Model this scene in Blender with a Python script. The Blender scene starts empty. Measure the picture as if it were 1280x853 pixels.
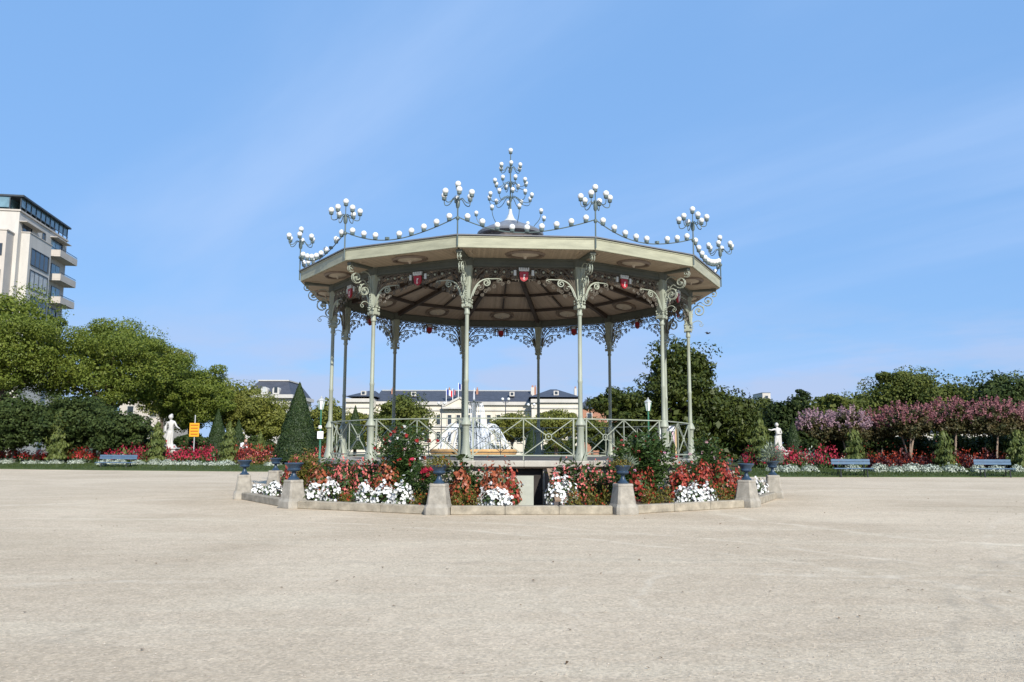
import bpy, bmesh, math, random
import numpy as np
from mathutils import Vector, Matrix

# ------------------------------------------------------------------ camera
SC = bpy.context.scene
COL = SC.collection
F, PITCH, ROLL, EYE = 1036.56, 0.126187, 0.0030, 1.6
fwd = Vector((0, math.cos(PITCH), math.sin(PITCH)))
up0 = Vector((0, -math.sin(PITCH), math.cos(PITCH)))
rt0 = Vector((1, 0, 0))
rt = rt0 * math.cos(ROLL) + up0 * math.sin(ROLL)
upv = up0 * math.cos(ROLL) - rt0 * math.sin(ROLL)
cam = bpy.data.cameras.new('camera')
cam.sensor_width = 36.0
cam.lens = 36.0 * F / 1280
cam.clip_start = 0.1
cam.clip_end = 6000
camo = bpy.data.objects.new('camera', cam)
COL.objects.link(camo)
camo.matrix_world = Matrix(((rt.x, upv.x, -fwd.x, 0), (rt.y, upv.y, -fwd.y, 0), (rt.z, upv.z, -fwd.z, EYE), (0, 0, 0, 1)))
SC.camera = camo

# ------------------------------------------------------------------ sky, sun, exposure
SUN_AZ, SUN_EL = math.radians(22), math.radians(32)   # azimuth to the right of straight behind the viewer
sdir = Vector((math.sin(SUN_AZ) * math.cos(SUN_EL), -math.cos(SUN_AZ) * math.cos(SUN_EL), math.sin(SUN_EL)))
W = bpy.data.worlds.new('World')
SC.world = W
W.use_nodes = True
nt = W.node_tree
for n in list(nt.nodes):
    nt.nodes.remove(n)
N = nt.nodes.new
L = nt.links.new
out = N('ShaderNodeOutputWorld'); bg = N('ShaderNodeBackground'); bg.inputs[1].default_value = 0.135
sky = N('ShaderNodeTexSky'); sky.sky_type = 'NISHITA'; sky.sun_disc = False
sky.sun_elevation = SUN_EL
sky.sun_rotation = math.atan2(sdir.x, sdir.y)
sky.altitude = 50; sky.air_density = 1.0; sky.dust_density = 0.6; sky.ozone_density = 2.2
tc = N('ShaderNodeTexCoord')
# thin cirrus: noise on the view direction flattened onto a high plane
sep = N('ShaderNodeSeparateXYZ'); L(tc.outputs['Generated'], sep.inputs[0])
zc = N('ShaderNodeMath'); zc.operation = 'MAXIMUM'; zc.inputs[1].default_value = 0.0; L(sep.outputs[2], zc.inputs[0])
za = N('ShaderNodeMath'); za.operation = 'ADD'; za.inputs[1].default_value = 0.10; L(zc.outputs[0], za.inputs[0])
dx = N('ShaderNodeMath'); dx.operation = 'DIVIDE'; L(sep.outputs[0], dx.inputs[0]); L(za.outputs[0], dx.inputs[1])
dy = N('ShaderNodeMath'); dy.operation = 'DIVIDE'; L(sep.outputs[1], dy.inputs[0]); L(za.outputs[0], dy.inputs[1])
cmb = N('ShaderNodeCombineXYZ'); L(dx.outputs[0], cmb.inputs[0]); L(dy.outputs[0], cmb.inputs[1])
mp0 = N('ShaderNodeMapping'); mp0.inputs['Rotation'].default_value = (0, 0, math.radians(-128)); L(cmb.outputs[0], mp0.inputs[0])
mp = N('ShaderNodeMapping'); mp.inputs['Scale'].default_value = (0.30, 1.05, 1); mp.inputs['Location'].default_value = (0.6, 1.75, 0)
L(mp0.outputs[0], mp.inputs[0])
nz = N('ShaderNodeTexNoise'); nz.inputs['Scale'].default_value = 0.85; nz.inputs['Detail'].default_value = 7; nz.inputs['Roughness'].default_value = 0.52; nz.inputs['Distortion'].default_value = 0.35
L(mp.outputs[0], nz.inputs[0])


def wramp(src, p0, p1, v0, v1):
    r = N('ShaderNodeMapRange'); r.interpolation_type = 'SMOOTHSTEP'
    r.inputs[1].default_value = p0; r.inputs[2].default_value = p1; r.inputs[3].default_value = v0; r.inputs[4].default_value = v1
    L(src, r.inputs[0]); return r.outputs[0]


def wmix(f, a, col):
    x = N('ShaderNodeMix'); x.data_type = 'RGBA'
    if isinstance(f, float): x.inputs[0].default_value = f
    else: L(f, x.inputs[0])
    L(a, x.inputs[6]); x.inputs[7].default_value = (*col, 1); return x.outputs[2]


c_ = wmix(0.80, sky.outputs[0], (1.42, 2.9, 5.55))                     # thin high veil over the whole sky
c_ = wmix(wramp(nz.outputs[0], 0.38, 0.70, 0.0, 0.78), c_, (2.55, 3.75, 5.95))       # cirrus streaks
# small puffs and low grey-white bars, thinning out with height
mp2 = N('ShaderNodeMapping'); mp2.inputs['Scale'].default_value = (2.2, 2.2, 9.0); mp2.inputs['Location'].default_value = (1.35, 0.2, 0.4); L(tc.outputs['Generated'], mp2.inputs[0])
n2 = N('ShaderNodeTexNoise'); n2.inputs['Scale'].default_value = 2.2; n2.inputs['Detail'].default_value = 6; n2.inputs['Roughness'].default_value = 0.55; L(mp2.outputs[0], n2.inputs[0])
low = N('ShaderNodeMath'); low.operation = 'MULTIPLY'; L(wramp(n2.outputs[0], 0.42, 0.60, 0.0, 0.85), low.inputs[0]); L(wramp(sep.outputs[2], 0.03, 0.19, 1.0, 0.0), low.inputs[1])
c_ = wmix(low.outputs[0], c_, (3.1, 3.7, 5.2))
L(c_, bg.inputs[0]); L(bg.outputs[0], out.inputs[0])

sl = bpy.data.lights.new('sun', 'SUN'); sl.energy = 5.0; sl.angle = math.radians(0.53); sl.color = (1.0, 0.95, 0.87)
so = bpy.data.objects.new('sun', sl); COL.objects.link(so)
so.rotation_euler = sdir.to_track_quat('Z', 'Y').to_euler()
so.location = (20, -40, 40)
SC.view_settings.view_transform = 'Standard'
SC.view_settings.look = 'None'
SC.view_settings.gamma = 1
SC.view_settings.exposure = 0.3
SC.view_settings.use_curve_mapping = False


def at(px, py, Y):
    """point on the ray of photograph pixel (px, py) at ground distance Y"""
    d = fwd * F + rt * (px - 640) + upv * (426.5 - py)
    t = Y / d.y
    return Vector((d.x * t, Y, EYE + d.z * t))


def X_(px, Y, py=560):
    return at(px, py, Y).x


def Z_(px, py, Y):
    return at(px, py, Y).z


# ------------------------------------------------------------------ materials
MATS = {}


def _new(name):
    m = bpy.data.materials.new(name); m.use_nodes = True
    t = m.node_tree
    b = t.nodes['Principled BSDF']
    MATS[name] = m
    return m, t, b


def mat(name, col, rough=0.6, var=0.18, scale=6.0, bump=0.0, metal=0.0, bscale=None, spec=0.4, streak=None, col2=None):
    m, t, b = _new(name)
    N = t.nodes.new; L = t.links.new
    b.inputs['Roughness'].default_value = rough
    b.inputs['Metallic'].default_value = metal
    b.inputs['Specular IOR Level'].default_value = spec
    co = N('ShaderNodeTexCoord')
    mp = N('ShaderNodeMapping'); L(co.outputs['Object'], mp.inputs[0])
    if streak: mp.inputs['Scale'].default_value = streak
    n1 = N('ShaderNodeTexNoise'); n1.inputs['Scale'].default_value = scale; n1.inputs['Detail'].default_value = 6; n1.inputs['Roughness'].default_value = 0.65
    L(mp.outputs[0], n1.inputs[0])
    rp = N('ShaderNodeValToRGB'); e = rp.color_ramp.elements
    e[0].position = 0.3; e[1].position = 0.7
    c = Vector(col)
    c2 = Vector(col2) if col2 else c * (1 + var)
    c1 = c * (1 - var)
    e[0].color = (*c1, 1); e[1].color = (*[min(1, x) for x in c2], 1)
    L(n1.outputs[0], rp.inputs[0]); L(rp.outputs[0], b.inputs['Base Color'])
    if bump:
        n2 = N('ShaderNodeTexNoise'); n2.inputs['Scale'].default_value = bscale or scale * 4; n2.inputs['Detail'].default_value = 5
        L(mp.outputs[0], n2.inputs[0])
        bp = N('ShaderNodeBump'); bp.inputs['Strength'].default_value = bump; bp.inputs['Distance'].default_value = 0.02
        L(n2.outputs[0], bp.inputs['Height']); L(bp.outputs[0], b.inputs['Normal'])
    return m


def leafmat(name, ca, cb, trans=0.25, rough=0.55, spec=0.3, drift=0.4):
    """each leaf its own shade between ca and cb"""
    m, t, b = _new(name)
    N = t.nodes.new; L = t.links.new
    g = N('ShaderNodeNewGeometry')
    rp = N('ShaderNodeValToRGB'); e = rp.color_ramp.elements
    e[0].color = (*ca, 1); e[1].color = (*cb, 1)
    co = N('ShaderNodeTexCoord'); nz_ = N('ShaderNodeTexNoise'); nz_.inputs['Scale'].default_value = 0.9; nz_.inputs['Detail'].default_value = 2
    L(co.outputs['Object'], nz_.inputs[0])
    mr = N('ShaderNodeMapRange'); mr.inputs[1].default_value = .35; mr.inputs[2].default_value = .65; L(nz_.outputs[0], mr.inputs[0])
    mm = N('ShaderNodeMix'); mm.data_type = 'FLOAT'; mm.inputs[0].default_value = drift; L(g.outputs['Random Per Island'], mm.inputs[2]); L(mr.outputs[0], mm.inputs[3])
    L(mm.outputs[0], rp.inputs[0])
    L(rp.outputs[0], b.inputs['Base Color'])
    b.inputs['Roughness'].default_value = rough
    b.inputs['Specular IOR Level'].default_value = spec
    if trans:
        tr = N('ShaderNodeBsdfTranslucent'); L(rp.outputs[0], tr.inputs[0])
        ms = N('ShaderNodeMixShader'); ms.inputs[0].default_value = trans
        L(b.outputs[0], ms.inputs[1]); L(tr.outputs[0], ms.inputs[2])
        L(ms.outputs[0], t.nodes['Material Output'].inputs[0])
    return m


mat('painted_iron', (0.275, 0.298, 0.235), 0.5, 0.22, 3.0, 0.08, spec=0.45, streak=(1, 1, 0.25))
mat('iron_dark', (0.085, 0.115, 0.11), 0.4, 0.2, 4.0)
mat('fascia', (0.315, 0.315, 0.225), 0.6, 0.22, 2.2, 0.06, streak=(0.5, 1, 3.0))
mat('frieze_brown_shaded', (0.10, 0.088, 0.07), 0.5, 0.25, 4.0)  # brown paint, darkened to carry the shade under the roof
mat('beam', (0.075, 0.082, 0.065), 0.6, 0.15, 3.0)
mat('beam_brown', (0.05, 0.036, 0.028), 0.7, 0.2, 3.0)
mat('zinc', (0.20, 0.21, 0.23), 0.45, 0.2, 2.0, metal=0.3)
mat('globe', (0.66, 0.66, 0.64), 0.22, 0.03, 3.0, spec=0.5)
mat('shield_red', (0.30, 0.015, 0.02), 0.35, 0.15, 6)
mat('crown_grey', (0.5, 0.52, 0.5), 0.5, 0.1, 6)
mat('key_white', (0.8, 0.78, 0.74), 0.5, 0.05, 6)
mat('medal_dark', (0.16, 0.12, 0.09), 0.6, 0.2, 6)
mat('medal_light', (0.42, 0.36, 0.28), 0.6, 0.15, 6)
mat('stone', (0.40, 0.37, 0.30), 0.85, 0.20, 3.0, 0.25, bscale=30)
mat('slab', (0.36, 0.335, 0.285), 0.8, 0.20, 1.6, 0.2, bscale=30)
mat('floor_low_bounce', (0.10, 0.095, 0.09), 0.9, 0.2, 2.0, 0.2, bscale=40)  # floor colour invented, kept dark so less light bounces under the roof
mat('granite_grey', (0.30, 0.275, 0.23), 0.9, 0.30, 4.5, 0.6, bscale=60)
mat('kerb_stone', (0.29, 0.255, 0.195), 0.95, 0.42, 3.2, 0.6, bscale=40)
mat('recess_shade', (0.035, 0.03, 0.027), 0.9, 0.3, 3)  # near-black colour stands in for the shade inside the opening
mat('slate_panel', (0.09, 0.075, 0.07), 0.8, 0.3, 3, streak=(3, 3, .6))
mat('grey_panel', (0.36, 0.36, 0.29), 0.5, 0.12, 2.0)
mat('brown_board', (0.30, 0.21, 0.145), 0.8, 0.25, 4, 0.2)
mat('urn_blue', (0.026, 0.050, 0.085), 0.38, 0.25, 5.0, 0.1)
mat('bench_blue', (0.085, 0.145, 0.22), 0.45, 0.12, 6)
mat('cast_black', (0.025, 0.027, 0.03), 0.5, 0.2, 6)
mat('soil', (0.07, 0.048, 0.032), 0.95, 0.35, 5.0, 0.6)
mat('bark', (0.10, 0.075, 0.055), 0.9, 0.35, 5.0, 0.6, streak=(1, 1, .3))
mat('bark_pale', (0.27, 0.20, 0.15), 0.8, 0.3, 6, 0.3, streak=(1, 1, .3))
mat('marble', (0.47, 0.455, 0.42), 0.55, 0.08, 4, 0.1)
mat('cream_wall', (0.60, 0.55, 0.455), 0.85, 0.12, 0.5, streak=(1, 1, .3))
mat('white_wall', (0.49, 0.465, 0.42), 0.85, 0.14, 0.5, streak=(1, 1, .3))
mat('beige_wall', (0.46, 0.42, 0.37), 0.85, 0.08, 0.5)
mat('shade_wall', (0.55, 0.52, 0.48), 0.85, 0.08, 0.5)
mat('slate', (0.055, 0.06, 0.075), 0.6, 0.25, 1.2, 0.2, bscale=12)
mat('glass_dark', (0.03, 0.04, 0.05), 0.08, 0.3, 0.6, spec=0.8)
mat('glass_blue', (0.13, 0.22, 0.26), 0.08, 0.4, 0.5, spec=0.9)
mat('curtain', (0.42, 0.44, 0.44), 0.6, 0.2, 1)
mat('frame_dark', (0.04, 0.05, 0.06), 0.5, 0.2, 4)
mat('brick', (0.34, 0.17, 0.11), 0.9, 0.25, 4)
mat('lamp_green', (0.03, 0.14, 0.085), 0.4, 0.2, 4)
mat('lamp_glass', (0.72, 0.74, 0.72), 0.2, 0.05, 4)
mat('sign_yellow', (0.78, 0.36, 0.02), 0.5, 0.05, 4)
mat('sign_orange', (0.42, 0.12, 0.01), 0.5, 0.05, 4)
mat('sign_white', (0.75, 0.75, 0.76), 0.5, 0.05, 4)
mat('pole_grey', (0.38, 0.39, 0.38), 0.4, 0.1, 4)
mat('ochre_stone', (0.50, 0.31, 0.13), 0.75, 0.25, 2.5, 0.2)
mat('bronze', (0.035, 0.05, 0.045), 0.45, 0.3, 4)
mat('cloth_white', (0.8, 0.8, 0.82), 0.8, 0.05, 6)
mat('cloth_red', (0.22, 0.03, 0.03), 0.8, 0.15, 6)
mat('skin', (0.45, 0.27, 0.19), 0.6, 0.08, 6)
mat('hair', (0.10, 0.05, 0.03), 0.6, 0.2, 12)
mat('flag_blue', (0.02, 0.04, 0.22), 0.8, 0.1, 4)
mat('flag_white', (0.8, 0.8, 0.8), 0.8, 0.05, 4)
mat('flag_red', (0.5, 0.02, 0.03), 0.8, 0.1, 4)
mat('bird', (0.04, 0.04, 0.045), 0.7, 0.2, 8)
mat('pink_cloth', (0.62, 0.42, 0.50), 0.7, 0.15, 8)
mat('wood_pale', (0.5, 0.36, 0.2), 0.7, 0.2, 6)
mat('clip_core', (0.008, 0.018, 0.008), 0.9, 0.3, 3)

leafmat('leaf_plane', (0.085, 0.13, 0.018), (0.225, 0.26, 0.042), 0.42)
leafmat('leaf_yellow', (0.115, 0.14, 0.024), (0.265, 0.265, 0.055), 0.42)
leafmat('leaf_mid', (0.04, 0.065, 0.012), (0.15, 0.165, 0.034), 0.25, 0.6, 0.2)
leafmat('leaf_dark', (0.012, 0.025, 0.006), (0.050, 0.068, 0.018), 0.15, 0.6, 0.15)
leafmat('leaf_shrub', (0.016, 0.032, 0.008), (0.070, 0.095, 0.026), 0.15, 0.6, 0.15)
leafmat('leaf_magnolia', (0.018, 0.034, 0.006), (0.075, 0.09, 0.016), 0.12, 0.52, 0.22)
leafmat('leaf_yew', (0.010, 0.026, 0.005), (0.034, 0.056, 0.011), 0.05)
leafmat('leaf_light', (0.06, 0.09, 0.02), (0.17, 0.195, 0.05), 0.25)
leafmat('leaf_grey', (0.12, 0.16, 0.11), (0.28, 0.32, 0.24), 0.15)
leafmat('leaf_fresh', (0.022, 0.052, 0.012), (0.075, 0.12, 0.03), 0.25, 0.4)
leafmat('leaf_low', (0.07, 0.085, 0.012), (0.19, 0.15, 0.03), 0.25)
leafmat('leaf_myrtle', (0.03, 0.045, 0.012), (0.12, 0.085, 0.035), 0.25)
leafmat('leaf_wine', (0.025, 0.006, 0.010), (0.075, 0.018, 0.02), 0.15)
leafmat('bl_white', (0.66, 0.66, 0.64), (0.82, 0.82, 0.80), 0.15)
leafmat('bl_red', (0.15, 0.006, 0.008), (0.46, 0.03, 0.025), 0.15)
leafmat('bl_copper', (0.15, 0.026, 0.010), (0.52, 0.165, 0.075), 0.2, 0.4, 0.4)
leafmat('bl_deepred', (0.10, 0.006, 0.008), (0.56, 0.105, 0.06), 0.2, 0.4, 0.4)
leafmat('bl_pink', (0.50, 0.07, 0.09), (0.74, 0.27, 0.20), 0.2)
leafmat('bl_lilac', (0.50, 0.18, 0.34), (0.78, 0.50, 0.62), 0.2)
leafmat('bl_rose', (0.62, 0.34, 0.40), (0.85, 0.66, 0.66), 0.2)
leafmat('bl_crimson', (0.20, 0.004, 0.02), (0.52, 0.035, 0.075), 0.15)
leafmat('bl_orange', (0.20, 0.018, 0.008), (0.44, 0.06, 0.02), 0.15)
leafmat('bl_myrtle', (0.19, 0.06, 0.07), (0.36, 0.17, 0.17), 0.2)
leafmat('bl_palemyrtle', (0.24, 0.13, 0.16), (0.44, 0.31, 0.34), 0.2)
leafmat('bl_silver', (0.27, 0.32, 0.25), (0.52, 0.55, 0.46), 0.1)
leafmat('grass_blade', (0.025, 0.048, 0.008), (0.065, 0.092, 0.018), 0.2)
leafmat('leaf_dry', (0.10, 0.06, 0.03), (0.24, 0.15, 0.07), 0.1)
leafmat('pebble', (0.24, 0.20, 0.16), (0.52, 0.46, 0.37), 0.0, 0.9, 0.2)


def plank_mat(name, col, n, rough=0.65):
    """tongue-and-groove boards: fine grooves as bump, slightly different boards"""
    m, t, b = _new(name)
    N = t.nodes.new; L = t.links.new
    co = N('ShaderNodeTexCoord')
    sx = N('ShaderNodeSeparateXYZ'); L(co.outputs['Object'], sx.inputs[0])
    ml = N('ShaderNodeMath'); ml.operation = 'MULTIPLY'; ml.inputs[1].default_value = n; L(sx.outputs[0], ml.inputs[0])
    fl = N('ShaderNodeMath'); fl.operation = 'FLOOR'; L(ml.outputs[0], fl.inputs[0])
    fr = N('ShaderNodeMath'); fr.operation = 'FRACT'; L(ml.outputs[0], fr.inputs[0])
    wn = N('ShaderNodeTexWhiteNoise'); wn.noise_dimensions = '1D'; L(fl.outputs[0], wn.inputs['W'])
    n1 = N('ShaderNodeTexNoise'); n1.inputs['Scale'].default_value = 2.5; n1.inputs['Detail'].default_value = 5; L(co.outputs['Object'], n1.inputs[0])
    ad = N('ShaderNodeMath'); ad.operation = 'ADD'; L(wn.outputs[0], ad.inputs[0]); L(n1.outputs[0], ad.inputs[1])
    rp = N('ShaderNodeValToRGB'); e = rp.color_ramp.elements
    c = Vector(col); e[0].color = (*(c * 0.8), 1); e[0].position = 0.2; e[1].color = (*(c * 1.15), 1); e[1].position = 1.4 if False else 1.0
    dv = N('ShaderNodeMath'); dv.operation = 'MULTIPLY'; dv.inputs[1].default_value = 0.5; L(ad.outputs[0], dv.inputs[0])
    L(dv.outputs[0], rp.inputs[0]); L(rp.outputs[0], b.inputs['Base Color'])
    gp = N('ShaderNodeMath'); gp.operation = 'COMPARE'; gp.inputs[1].default_value = 0.0; gp.inputs[2].default_value = 0.12; L(fr.outputs[0], gp.inputs[0])
    bp = N('ShaderNodeBump'); bp.invert = True; bp.inputs['Strength'].default_value = 0.8; bp.inputs['Distance'].default_value = 0.02
    L(gp.outputs[0], bp.inputs['Height']); L(bp.outputs[0], b.inputs['Normal'])
    b.inputs['Roughness'].default_value = rough
    return m


plank_mat('soffit', (0.40, 0.32, 0.23), 14)
plank_mat('ceiling', (0.38, 0.295, 0.22), 14)


def gravel_mat():
    m, t, b = _new('gravel')
    N = t.nodes.new; L = t.links.new
    co = N('ShaderNodeTexCoord')

    def noise(sc, det=6, ro=0.6, src=None, dist=0.0):
        n = N('ShaderNodeTexNoise'); n.inputs['Scale'].default_value = sc; n.inputs['Detail'].default_value = det
        n.inputs['Roughness'].default_value = ro; n.inputs['Distortion'].default_value = dist
        L(src or co.outputs['Object'], n.inputs[0]); return n.outputs[0]

    def ramp(src, p0, p1, c0, c1):
        r = N('ShaderNodeValToRGB'); e = r.color_ramp.elements
        e[0].position = p0; e[1].position = p1; e[0].color = (*c0, 1); e[1].color = (*c1, 1)
        L(src, r.inputs[0]); return r.outputs[0]

    def mix(kind, f, a, bb):
        x = N('ShaderNodeMix'); x.data_type = 'RGBA'; x.blend_type = kind
        if isinstance(f, float): x.inputs[0].default_value = f
        else: L(f, x.inputs[0])
        L(a, x.inputs[6])
        if isinstance(bb, tuple): x.inputs[7].default_value = (*bb, 1)
        else: L(bb, x.inputs[7])
        return x.outputs[2]

    base = ramp(noise(0.16, 6, 0.6, None, 0.8), 0.32, 0.68, (0.50, 0.405, 0.29), (0.65, 0.54, 0.40))
    # scraped, streaky sweeps across the square
    mp = N('ShaderNodeMapping'); mp.inputs['Rotation'].default_value = (0, 0, 0.10); mp.inputs['Scale'].default_value = (0.22, 1.1, 1)
    L(co.outputs['Object'], mp.inputs[0])
    st = ramp(noise(1.0, 6, 0.65, mp.outputs[0], 0.6), 0.46, 0.68, (0, 0, 0), (0.42, 0.42, 0.42))
    c = mix('MIX', st, base, (0.69, 0.60, 0.45))
    # dark damp/loose patches
    dk = ramp(noise(0.45, 6, 0.7, None, 0.5), 0.58, 0.74, (0, 0, 0), (0.30, 0.30, 0.30))
    c = mix('MIX', dk, c, (0.37, 0.32, 0.25))
    # grains
    gr = ramp(noise(26, 6, 0.8), 0.28, 0.72, (0.72, 0.72, 0.72), (1.19, 1.19, 1.19))
    md = ramp(noise(4.5, 6, 0.75, None, 0.4), 0.32, 0.70, (0.88, 0.88, 0.87), (1.08, 1.08, 1.08))
    c = mix('MULTIPLY', 1.0, c, md)
    c = mix('MULTIPLY', 1.0, c, gr)
    vo = N('ShaderNodeTexVoronoi'); vo.inputs['Scale'].default_value = 38; L(co.outputs['Object'], vo.inputs[0])
    gv = ramp(vo.outputs['Color'], 0.1, 0.9, (0.82, 0.81, 0.80), (1.13, 1.12, 1.10))
    c = mix('MULTIPLY', 1.0, c, gv)
    # tyre tracks: pairs of faint arcs
    for (cx, cy, rad, wd, am, tone) in ((-9, 2, 17.0, .10, .5, (0.74, 0.65, 0.50)), (-9, 2, 18.5, .10, .5, (0.74, 0.65, 0.50)), (30, 4, 22.5, .09, .35, (0.74, 0.65, 0.50)), (30, 4, 24.0, .09, .35, (0.74, 0.65, 0.50)), (4, -30, 41.3, .10, .45, (0.74, 0.65, 0.50)), (4, -30, 42.6, .12, .4, (0.36, 0.31, 0.24)),
            (3.6, 9.5, 1.9, .05, .3, (0.76, 0.67, 0.52)), (3.4, 9.4, 2.5, .04, .22, (0.76, 0.67, 0.52)), (18, 2, 14.6, .06, .5, (0.34, 0.29, 0.22)), (18, 2, 14.9, .06, .5, (0.34, 0.29, 0.22)), (16, 22, 10.5, .16, .6, (0.78, 0.69, 0.53)), (-40, 60, 46, .22, .5, (0.76, 0.67, 0.52))):
        mpp = N('ShaderNodeMapping'); mpp.inputs['Location'].default_value = (-cx, -cy, 0); L(co.outputs['Object'], mpp.inputs[0])
        wb = N('ShaderNodeVectorMath'); wb.operation = 'ADD'; L(mpp.outputs[0], wb.inputs[0])
        nv = N('ShaderNodeTexNoise'); nv.inputs['Scale'].default_value = 0.5; nv.inputs['Detail'].default_value = 3; L(co.outputs['Object'], nv.inputs[0])
        L(nv.outputs['Color'], wb.inputs[1])
        ln = N('ShaderNodeVectorMath'); ln.operation = 'LENGTH'; L(wb.outputs[0], ln.inputs[0])
        df = N('ShaderNodeMath'); df.operation = 'SUBTRACT'; df.inputs[1].default_value = rad; L(ln.outputs['Value'], df.inputs[0])
        ab = N('ShaderNodeMath'); ab.operation = 'ABSOLUTE'; L(df.outputs[0], ab.inputs[0])
        sf = N('ShaderNodeMapRange'); sf.interpolation_type = 'SMOOTHSTEP'; sf.inputs[1].default_value = 0.0; sf.inputs[2].default_value = wd * 1.6; sf.inputs[3].default_value = am; sf.inputs[4].default_value = 0.0; L(ab.outputs[0], sf.inputs[0])
        mk = N('ShaderNodeMath'); mk.operation = 'MULTIPLY'; L(sf.outputs[0], mk.inputs[0])
        brk = ramp(noise(1.4, 6, 0.75), 0.42, 0.62, (0, 0, 0), (1, 1, 1)); L(brk, mk.inputs[1])
        c = mix('MIX', mk.outputs[0], c, tone)
    # a patch of darker loose chippings
    mpp = N('ShaderNodeMapping'); mpp.inputs['Location'].default_value = (-6.9, -12.0, 0); mpp.inputs['Rotation'].default_value = (0, 0, .1); mpp.inputs['Scale'].default_value = (.45, .9, 1)
    mpp.vector_type = 'POINT'; L(co.outputs['Object'], mpp.inputs[0])
    mpp.inputs['Location'].default_value = (-6.9 * .45, -12.0 * .9, 0)
    ln = N('ShaderNodeVectorMath'); ln.operation = 'LENGTH'; L(mpp.outputs[0], ln.inputs[0])
    sf = N('ShaderNodeMapRange'); sf.interpolation_type = 'SMOOTHSTEP'; sf.inputs[1].default_value = 0.2; sf.inputs[2].default_value = 1.2; sf.inputs[3].default_value = .75; sf.inputs[4].default_value = 0.0; L(ln.outputs['Value'], sf.inputs[0])
    mk = N('ShaderNodeMath'); mk.operation = 'MULTIPLY'; L(sf.outputs[0], mk.inputs[0]); L(ramp(noise(3.0, 6, 0.8), 0.42, 0.60, (0, 0, 0), (1, 1, 1)), mk.inputs[1])
    c = mix('MIX', mk.outputs[0], c, (0.30, 0.265, 0.22))
    L(c, b.inputs['Base Color'])
    b.inputs['Roughness'].default_value = 0.95
    b.inputs['Specular IOR Level'].default_value = 0.15
    ha = N('ShaderNodeMath'); ha.operation = 'ADD'; L(noise(30, 5, 0.75), ha.inputs[0]); L(noise(3.5, 4, 0.6), ha.inputs[1])
    bp = N('ShaderNodeBump'); bp.inputs['Strength'].default_value = 0.55; bp.inputs['Distance'].default_value = 0.03
    L(ha.outputs[0], bp.inputs['Height']); L(bp.outputs[0], b.inputs['Normal'])


gravel_mat()
mat('lawn', (0.040, 0.062, 0.012), 0.9, 0.3, 1.5, 0.6, bscale=30)
mat('park_ground', (0.05, 0.065, 0.022), 0.95, 0.35, 0.6, 0.4)


def water_mats():
    m, t, b = _new('water')
    b.inputs['Base Color'].default_value = (0.12, 0.17, 0.18, 1); b.inputs['Roughness'].default_value = 0.06
    n = t.nodes.new('ShaderNodeTexNoise'); n.inputs['Scale'].default_value = 6
    co = t.nodes.new('ShaderNodeTexCoord'); t.links.new(co.outputs['Object'], n.inputs[0])
    bp = t.nodes.new('ShaderNodeBump'); bp.inputs['Strength'].default_value = 0.4
    t.links.new(n.outputs[0], bp.inputs['Height']); t.links.new(bp.outputs[0], b.inputs['Normal'])
    m, t, b = _new('spray')
    b.inputs['Base Color'].default_value = (0.86, 0.89, 0.92, 1); b.inputs['Roughness'].default_value = 0.25
    tp = t.nodes.new('ShaderNodeBsdfTransparent'); ms = t.nodes.new('ShaderNodeMixShader'); ms.inputs[0].default_value = 0.38
    t.links.new(tp.outputs[0], ms.inputs[1]); t.links.new(b.outputs[0], ms.inputs[2])
    t.links.new(ms.outputs[0], t.nodes['Material Output'].inputs[0])


water_mats()


# ------------------------------------------------------------------ mesh helpers
def link(name, me, m=None, parent=None):
    o = bpy.data.objects.new(name, me)
    if m: me.materials.append(MATS[m])
    COL.objects.link(o)
    if parent: o.parent = parent
    return o


def tag(o, label=None, cat=None, group=None, kind=None):
    if label: o['label'] = label
    if cat: o['category'] = cat
    if group: o['group'] = group
    if kind: o['kind'] = kind
    return o


def empty(name, loc=(0, 0, 0), rz=0.0, parent=None):
    o = bpy.data.objects.new(name, None); o.empty_display_size = 0.2
    o.location = loc; o.rotation_euler = (0, 0, rz)
    COL.objects.link(o)
    if parent: o.parent = parent
    return o


def thing(name, label, cat, loc=(0, 0, 0), rz=0.0, group=None):
    return tag(empty(name, loc, rz), label, cat, group)


CH = {}


def copy_tree(o, parent=None):
    c = o.copy(); COL.objects.link(c)
    if parent: c.parent = parent
    for ch in list(o.children):
        copy_tree(ch, c)
    return c


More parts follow.
